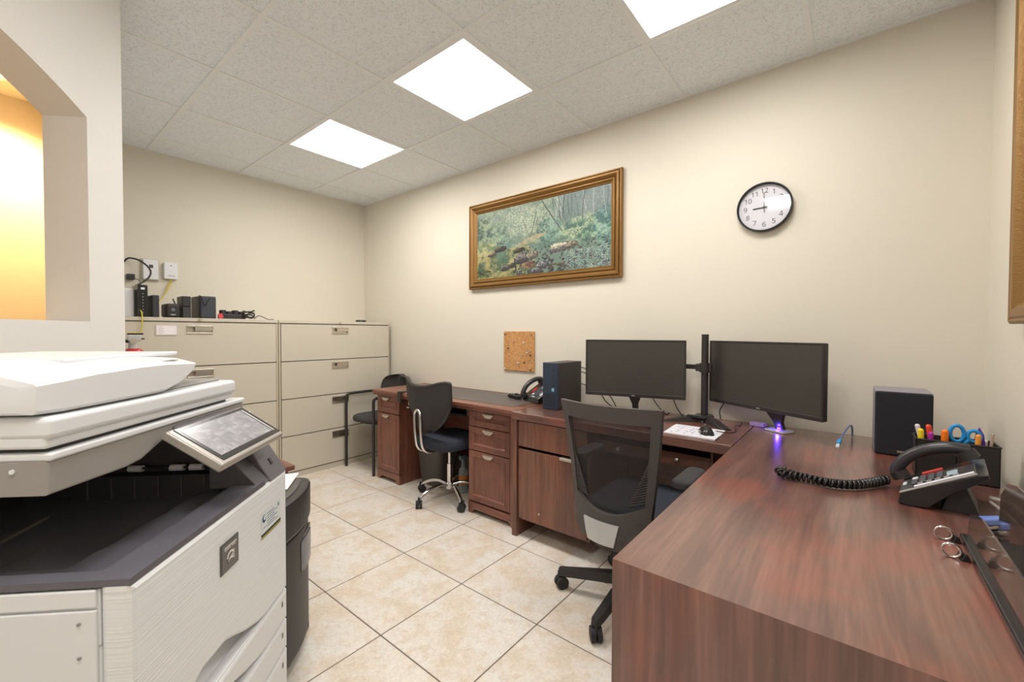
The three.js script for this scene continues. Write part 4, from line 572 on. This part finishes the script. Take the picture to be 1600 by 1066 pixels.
{
  one('mouse_pad', 'white mouse pad printed with small blue marks', 'mouse pad', (() => { const g = extY(shapeOf([[-0.125, -0.115], [0.112, -0.115], [0.12, 0.11], [-0.112, 0.11]].map(([a, b]) => [a, -b])), 0, 0.004, 0); const p = g.attributes.position, u = g.attributes.uv; for (let i = 0; i < p.count; i++) u.setXY(i, (p.getX(i) + 0.125) / 0.245, (p.getZ(i) + 0.115) / 0.23); return g; })(), std({ roughness: 0.8, map: canvasTex(256, 240, (c) => { c.fillStyle = '#d8d7de'; c.fillRect(0, 0, 256, 240); for (let i = 0; i < 44; i++) { c.fillStyle = ['#6d7da8', '#48527a', '#a7b0cc', '#8a7f9c'][i % 4]; c.beginPath(); c.ellipse(24 + rnd() * 208, 24 + rnd() * 190, 3 + rnd() * 6, 2 + rnd() * 4, rnd() * 3, 0, 7); c.fill(); } c.strokeStyle = '#2c2c34'; c.lineWidth = 4; c.strokeRect(1, 1, 254, 238); }) }), [3.557, DT, 0.43]);
  const t = thing('computer_mouse', 'black computer mouse resting on the white mouse pad', 'mouse', [3.612, DT + 0.004, 0.44], 0.5);
  const prof = [[-0.05, 0.016, 0.012], [-0.045, 0.024, 0.022], [-0.02, 0.03, 0.034], [0.01, 0.03, 0.036], [0.035, 0.027, 0.026], [0.05, 0.018, 0.012]];
  put('shell', loft(prof.map(([z, w, h]) => Array.from({ length: 16 }, (_, i) => { const a = i / 16 * 2 * Math.PI; return [Math.cos(a) * w, Math.max(0, Math.sin(a)) * h, z]; })), 1.2), M.blackGloss, t); put('wheel', cyl(0.008, 0.008, 0.006, 0, 0.032, -0.026, 'x', 14), M.greyDark, t); put('side_grip', bb(-0.0302, -0.026, 0.006, 0.014, -0.02, 0.02, 0.002, 1), M.grey, t);
  one('mouse_cable', 'thin black cable running from the mouse to the monitor pole', 'cable', tube([[3.645, DT + 0.012, 0.395], [3.69, DT + 0.004, 0.36], [3.71, DT + 0.004, 0.3], [3.69, DT + 0.012, 0.22], [3.7, DT + 0.003, 0.14], [3.69, DT + 0.003, 0.05]], 0.0022, 40), M.black);
  const k = thing('keyboard', 'slim black keyboard behind the office chair backrest', 'keyboard', [3.16, DT, 0.42]);
  put('tray', bb(-0.2, 0.2, 0, 0.012, -0.06, 0.06, 0.004), M.black, k); for (let r = 0; r < 5; r++) for (let i = 0; i < 16; i++) put('key', bb(-0.19 + i * 0.0238, -0.19 + i * 0.0238 + 0.02, 0.012, 0.017, -0.052 + r * 0.021, -0.052 + r * 0.021 + 0.018), M.blackSoft, k);
  // cables below the monitors
  const cab = (pts, lab) => one('monitor_cable', lab, 'cable', tube(pts, 0.003, 30), M.black);
  cab([[2.93, 0.87, 0.2], [2.95, 0.8, 0.15], [2.965, 0.757, 0.08], [2.97, 0.754, 0.045]], 'black cable hanging nearest the computer tower under a monitor'); cab([[2.965, 0.87, 0.185], [2.985, 0.82, 0.14], [2.99, 0.757, 0.08], [2.99, 0.754, 0.045]], 'black cable hanging just beside the tower-side cable under a monitor');
  cab([[3.22, 0.87, 0.12], [3.25, 0.81, 0.1], [3.3, 0.755, 0.09], [3.3, 0.754, 0.03]], 'black cable hanging next to the silver monitor stand base'); cab([[3.34, 0.87, 0.1], [3.36, 0.8, 0.08], [3.385, 0.755, 0.06], [3.38, 0.754, 0.02]], 'black cable hanging midway between monitor stand and black pole');
  cab([[3.61, 0.88, 0.062], [3.605, 0.85, 0.06], [3.58, 0.8, 0.04], [3.58, 0.754, 0.02]], 'black cable curling down under the corner monitor'); cab([[3.87, 0.83, 0.12], [3.85, 0.8, 0.09], [3.845, 0.77, 0.06], [3.85, 0.754, 0.03]], 'short black cable behind the blue-lit monitor stand');
  const p = thing('external_drive', 'small pink-violet box lying at the seam between the two laminate desks', 'box', [3.772, DT, 0.075], -0.25); put('case', bb(-0.034, 0.034, 0, 0.02, -0.026, 0.026, 0.004), col(0xcbb2e0, 0.4), p); put('cable', tube([[0.0, 0.01, -0.024], [0.01, 0.012, -0.034], [0.03, 0.008, -0.04]], 0.0025), M.black, p);
}
{ // network lead on the long desk
  const t = thing('network_lead', 'blue network lead with clear plug lying on the long desk', 'cable', [4.1, DT, 0.36]);
  put('boot', place(bb(-0.007, 0.007, -0.006, 0.006, -0.016, 0.016, 0.003, 1), [0.006, 0.026, -0.02], -0.15, 0.35), col(0x2d8fd0), t); put('plug', place(bb(-0.006, 0.006, -0.004, 0.004, -0.011, 0.011, 0.001, 1), [0.002, 0.014, 0.006], -0.15, 0.45), phy({ color: 0xeaf2f6, roughness: 0.15, transmission: 0.5, thickness: 0 }), t);
  put('lead', tube([[0.008, 0.03, -0.034], [0.02, 0.05, -0.1], [0.034, 0.062, -0.19], [0.044, 0.06, -0.26], [0.048, 0.035, -0.29], [0.048, 0.004, -0.3]], 0.0035, 30), col(0x6f86b8), t);
}
{ // speaker
  const t = thing('desk_speaker', 'black bookshelf speaker with cloth front on the long desk', 'speaker', [4.3, DT, 0.25]);
  put('cabinet', bb(-0.084, 0.084, 0, 0.252, -0.11, 0.08, 0.006), std({ color: 0x8d8894, roughness: 0.4 }), t); put('grille', bb(-0.083, 0.083, 0.001, 0.25, 0.08, 0.1, 0.009), std({ color: 0x26262d, roughness: 0.95, bumpMap: rep(weave, 30), bumpScale: 0.0008 }), t); put('badge', bb(-0.016, 0.016, 0.016, 0.024, 0.1, 0.1015), M.nickel, t);
}
{ // pen holder
  const t = thing('pen_holder', 'black mesh pen holder full of pens behind the desk phone', 'pen holder', [4.41, DT, 0.555]);
  const w = 0.095, d = 0.05, h = 0.125, wall = std({ color: 0x272422, roughness: 0.5 });
  put('shell', [bb(-w, w, 0, 0.003, -d, d), bb(-w, w, 0, h, -d, -d + 0.002), bb(-w, w, 0, h, d - 0.002, d), bb(-w, -w + 0.002, 0, h, -d, d), bb(w - 0.002, w, 0, h, -d, d), bb(-0.001, 0.001, 0, h, -d, d)], wall, t); put('rim', [bar([-w, h, -d], [w, h, -d], 0.0028), bar([-w, h, d], [w, h, d], 0.0028), bar([-w, h, -d], [-w, h, d], 0.0028), bar([w, h, -d], [w, h, d], 0.0028)], M.black, t);
  const pen = (lab, x, z, lx, lz, len, r, c1, c2) => { const dir = new THREE.Vector3(lx, 1, lz).normalize(), B = [4.41 + x, DT + 0.006, 0.555 + z], g = thing('pen', lab, 'pen', B), e = (k) => [dir.x * k, dir.y * k, dir.z * k]; put('barrel', new THREE.TubeGeometry(new THREE.LineCurve3(V(e(0)), V(e(len * 0.7))), 1, r, 10, false), col(c1), g); put('cap', [new THREE.TubeGeometry(new THREE.LineCurve3(V(e(len * 0.7)), V(e(len))), 1, r * 1.15, 10, false), sph(r * 1.15, ...e(len))], col(c2), g); };
  pen('yellow highlighter in the pen holder', -0.08, 0.035, -0.02, 0.02, 0.145, 0.007, 0x8fa83a, 0xf0d21e); pen('magenta pen in the pen holder', -0.066, 0.03, 0.06, 0.02, 0.138, 0.006, 0xc8c4cc, 0xb02aa8); pen('white capped pen leaning in the pen holder', -0.055, 0.012, -0.22, 0.0, 0.16, 0.006, 0x888890, 0xdcdce4); pen('red capped marker leaning in the pen holder', -0.04, 0.015, -0.14, 0.01, 0.16, 0.0065, 0xb0aca8, 0xe0482a); pen('orange marker in the pen holder', -0.028, 0.03, 0.02, 0.02, 0.148, 0.008, 0x7a2e22, 0xf07a14); pen('grey pen leaning in the pen holder', -0.045, 0.02, 0.18, 0.0, 0.152, 0.0045, 0xcfcac4, 0x6e6668); pen('orange stick beside the purple knife in the pen holder', 0.047, 0.03, 0.02, 0.0, 0.145, 0.006, 0xd8842a, 0xf0a040); pen('thin brown pen at the end of the pen holder', 0.07, 0.02, 0.08, 0.0, 0.155, 0.0035, 0x8a7468, 0xb8a090);
  const s = thing('scissors', 'blue-handled scissors standing in the pen holder', 'scissors', [4.428, DT + 0.006, 0.575]);
  put('blade', [bb(-0.009, 0.0, 0, 0.11, -0.001, 0.0005), bb(0.0, 0.009, 0, 0.108, 0.0005, 0.002)], M.nickel, s); const ringG = (x, y, rx, ry) => tube(Array.from({ length: 16 }, (_, i) => { const a = i / 16 * 2 * Math.PI; return [x + rx * Math.cos(a), y + ry * Math.sin(a), 0]; }), 0.0055, 48, 8, true);
  put('handle', [ringG(-0.014, 0.146, 0.016, 0.026)], col(0x1f8fd6, 0.35), s); put('handle', [ringG(0.024, 0.142, 0.014, 0.018), tube([[0.0, 0.108, 0], [0.008, 0.122, 0], [0.014, 0.13, 0]], 0.006)], col(0x1f8fd6, 0.35), s);
  const kn = thing('utility_knife', 'purple handled cutter standing in the pen holder', 'cutter', [4.464, DT + 0.006, 0.57]); put('handle', ext([[-0.012, 0], [0.012, 0], [0.016, 0.1], [0.01, 0.15], [0.0, 0.172], [-0.008, 0.15], [-0.013, 0.1]], -0.006, 0.006, 0.003), col(0x5a2f9e, 0.4), kn);
  const bc = thing('paper_clip_holder', 'pale eraser peeking out at the end of the pen holder', 'eraser', [4.475, DT + 0.004, 0.53]); put('block', bb(-0.014, 0.014, 0, 0.128, -0.008, 0.008, 0.003), col(0xe6dcc0, 0.8), bc);
}
// ---------------------------------------------------------------- desk phones: local x from front to back, local z towards the key side
function deskPhone(at, turn, label) {
  const t = thing('desk_phone', label, 'phone', at, turn);
  put('body', extX([[-0.105, 0], [0.105, 0], [0.105, 0.02], [-0.105, 0.02]], 0, 0.001), M.black, t); t.remove(t.children.at(-1));
  put('base', ext([[0.0, 0.004], [0.02, 0.0], [0.06, 0.004], [0.1, 0.05], [0.17, 0.11], [0.168, 0.122], [0.15, 0.117], [0.004, 0.03]], -0.1, 0.1, 0.003), M.blackGloss, t);
  put('stand', ext([[0.085, 0.0], [0.15, 0.0], [0.155, 0.006], [0.13, 0.075], [0.1, 0.055]], -0.07, 0.07, 0.002), M.black, t);
  const f = new THREE.Group(); f.name = 'face_plate'; f.position.set(0.004, 0.03, 0); f.rotation.z = Math.atan2(0.087, 0.146); t.add(f);
  put('plate', bb(0.0, 0.168, -0.001, 0.004, -0.03, 0.1, 0.002, 1), std({ color: 0x3d3c40, roughness: 0.35 }), f); put('display', bb(0.108, 0.132, 0.004, 0.006, 0.0, 0.045, 0.001, 1), col(0xa8c0cc, 0.25), f); put('label_strip', bb(0.035, 0.165, 0.004, 0.0055, 0.07, 0.086), col(0xe2e2ea, 0.5), f); put('side_trim', bb(0.0, 0.17, 0.0, 0.005, 0.092, 0.101, 0.002, 1), M.grey, f);
  for (let r = 0; r < 4; r++) for (let c = 0; c < 3; c++) put('key', bb(0.028 + r * 0.0195, 0.028 + r * 0.0195 + 0.014, 0.004, 0.0085, -0.016 + c * 0.026, -0.016 + c * 0.026 + 0.019, 0.002, 1), col(r === 0 && c === 0 ? 0xd8d8dc : 0x55555b, 0.4), f);
  for (let i = 0; i < 5; i++) put('line_key', bb(0.042 + i * 0.02, 0.055 + i * 0.02, 0.004, 0.0075, 0.058, 0.066, 0.001, 1), M.grey, f);
  put('message_key', bb(0.006, 0.016, 0.004, 0.0075, 0.01, 0.04, 0.002, 1), col(0xc8c8d0), f); put('red_cradle', bb(0.05, 0.1, 0.0, 0.01, -0.052, -0.034, 0.003, 1), col(0xb8332c), f);
  const h = put('handset', tube([[-0.012, 0.012, 0], [0.0, 0.034, 0], [0.04, 0.056, 0], [0.09, 0.062, 0], [0.14, 0.052, 0], [0.175, 0.03, 0]], 0.0165, 40, 12), std({ color: 0x333135, roughness: 0.32 }), f); h.position.z = -0.068;
  put('mouthpiece', cyl(0.022, 0.024, 0.022, -0.002, 0.017, 0, 'y', 18), M.black, f).position.z = -0.068; put('earpiece', cyl(0.022, 0.024, 0.022, 0.165, 0.022, 0, 'y', 18), M.black, f).position.z = -0.068;
  return t;
}
deskPhone([4.262, DT, 0.862], -0.12, 'black desk phone on the long desk with a tangled coil cord');
deskPhone([2.43, DT + 0.0025, 0.245], 1.2, 'black desk phone on the cherry desk beside the computer tower');
function coil(path, turns, R, r) { const cv = new THREE.CatmullRomCurve3(path.map(V)), n = turns * 10, P = [], up = new THREE.Vector3(0, 1, 0), q = new THREE.Vector3(), s = new THREE.Vector3(); for (let i = 0; i <= n; i++) { const u = i / n, p = cv.getPointAt(u), tg = cv.getTangentAt(u), a = u * turns * 2 * Math.PI; s.crossVectors(tg, up).normalize(); q.crossVectors(s, tg); p.addScaledVector(s, Math.cos(a) * R).addScaledVector(q, Math.sin(a) * R); P.push(p); } return new THREE.TubeGeometry(new THREE.CatmullRomCurve3(P), n, r, 5, false); }
one('coil_cord', 'black coiled cord stretched over the long desk from its phone', 'cord', [coil([[4.236, 0.774, 0.81], [4.21, 0.768, 0.835], [4.16, 0.766, 0.9], [4.1, 0.766, 0.935], [4.03, 0.766, 0.925], [3.975, 0.767, 0.93], [3.96, 0.77, 0.905], [3.985, 0.774, 0.89]], 27, 0.0105, 0.0044), coil([[4.23, 0.772, 0.8], [4.195, 0.768, 0.85], [4.14, 0.766, 0.915], [4.06, 0.765, 0.93], [3.99, 0.766, 0.91]], 24, 0.0095, 0.0044)], M.blackGloss);
one('coil_cord', 'black coiled cord bunched in front of the cherry desk phone', 'cord', coil([[2.352, 0.775, 0.235], [2.31, 0.768, 0.225], [2.25, 0.767, 0.2], [2.19, 0.767, 0.17], [2.21, 0.767, 0.13], [2.27, 0.768, 0.15], [2.3, 0.768, 0.19]], 17, 0.0105, 0.0046), M.blackGloss);
one('white_phone_cable', 'white cable looping from the long-desk phone towards the wall', 'cable', [tube([[4.43, 0.8, 0.92], [4.46, 0.8, 0.95], [4.475, 0.79, 1.02], [4.48, 0.77, 1.07], [4.49, 0.756, 1.12]], 0.0045), tube([[4.43, 0.79, 0.925], [4.455, 0.775, 1.0], [4.465, 0.757, 1.06], [4.485, 0.756, 1.12]], 0.0035)], M.cableWhite);
{ // stepped file sorter of smoked acrylic
  const t = thing('file_sorter', 'smoked acrylic file sorter with stepped dividers on the long desk', 'file sorter', [4.43, DT, 1.36]);
  put('base', bb(-0.085, 0.085, 0, 0.014, -0.22, 0.28, 0.004), M.blackGloss, t);
  const sheet = (x, top, z0) => extX([[z0, 0.006], [0.27, 0.006], [0.27, top], [z0 + 0.13, top], [z0 + 0.07, top - 0.012], [z0 + 0.02, top * 0.72]], x - 0.0015, x + 0.0015);
  put('divider', sheet(-0.074, 0.1, -0.2), M.smoke, t); put('divider', sheet(-0.03, 0.18, -0.19), M.smoke, t); put('divider', sheet(0.02, 0.22, -0.18), M.smoke, t); put('divider', sheet(0.07, 0.27, -0.17), M.smoke, t);
  one('filed_papers', 'white papers standing between the smoked dividers', 'paper', bb(0, 0.012, 0, 0.07, -0.12, 0.24), M.paper, [4.412, DT + 0.014, 1.36]); one('filed_folder', 'dark folder standing at the back of the file sorter', 'folder', bb(0, 0.02, 0, 0.2, -0.12, 0.25, 0.002, 1), std({ color: 0x2d3a40, roughness: 0.6 }), [4.46, DT + 0.014, 1.36]);
  const st = thing('stapler', 'black and blue stapler lying in front of the file sorter', 'stapler', [4.405, DT, 1.06], 0.95); st.scale.setScalar(0.8); put('base', bb(-0.065, 0.065, 0, 0.012, -0.016, 0.016, 0.004), M.black, st); put('arm', place(bb(-0.068, 0.06, 0.0, 0.022, -0.015, 0.015, 0.007), [0, 0.026, 0], 0, 0, -0.1), col(0x6d8de0, 0.3), st); put('magazine', place(bb(-0.064, 0.06, 0, 0.01, -0.012, 0.012, 0.002, 1), [0, 0.016, 0], 0, 0, -0.06), M.nickel, st);
  for (const [z, lab] of [[1.19, 'black binder clip with chrome loops lying near the stapler'], [1.29, 'second black binder clip farther along the file sorter base']]) { const b = thing('binder_clip', lab, 'binder clip', [4.334, DT, z - 0.02], 0.3, 'binder clips'); put('body', ext([[-0.008, 0], [0.008, 0], [0.002, 0.015], [-0.002, 0.015]], -0.012, 0.012, 0.0008), M.black, b); put('loop', tube(Array.from({ length: 14 }, (_, i) => { const a = i / 14 * 2 * Math.PI; return [-0.02 + 0.014 * Math.cos(a), 0.016 + 0.014 * Math.sin(a), 0.004 * Math.cos(a)]; }), 0.0026, 40, 8, true), M.chrome, b); }
}

renderer.render(scene, camera);
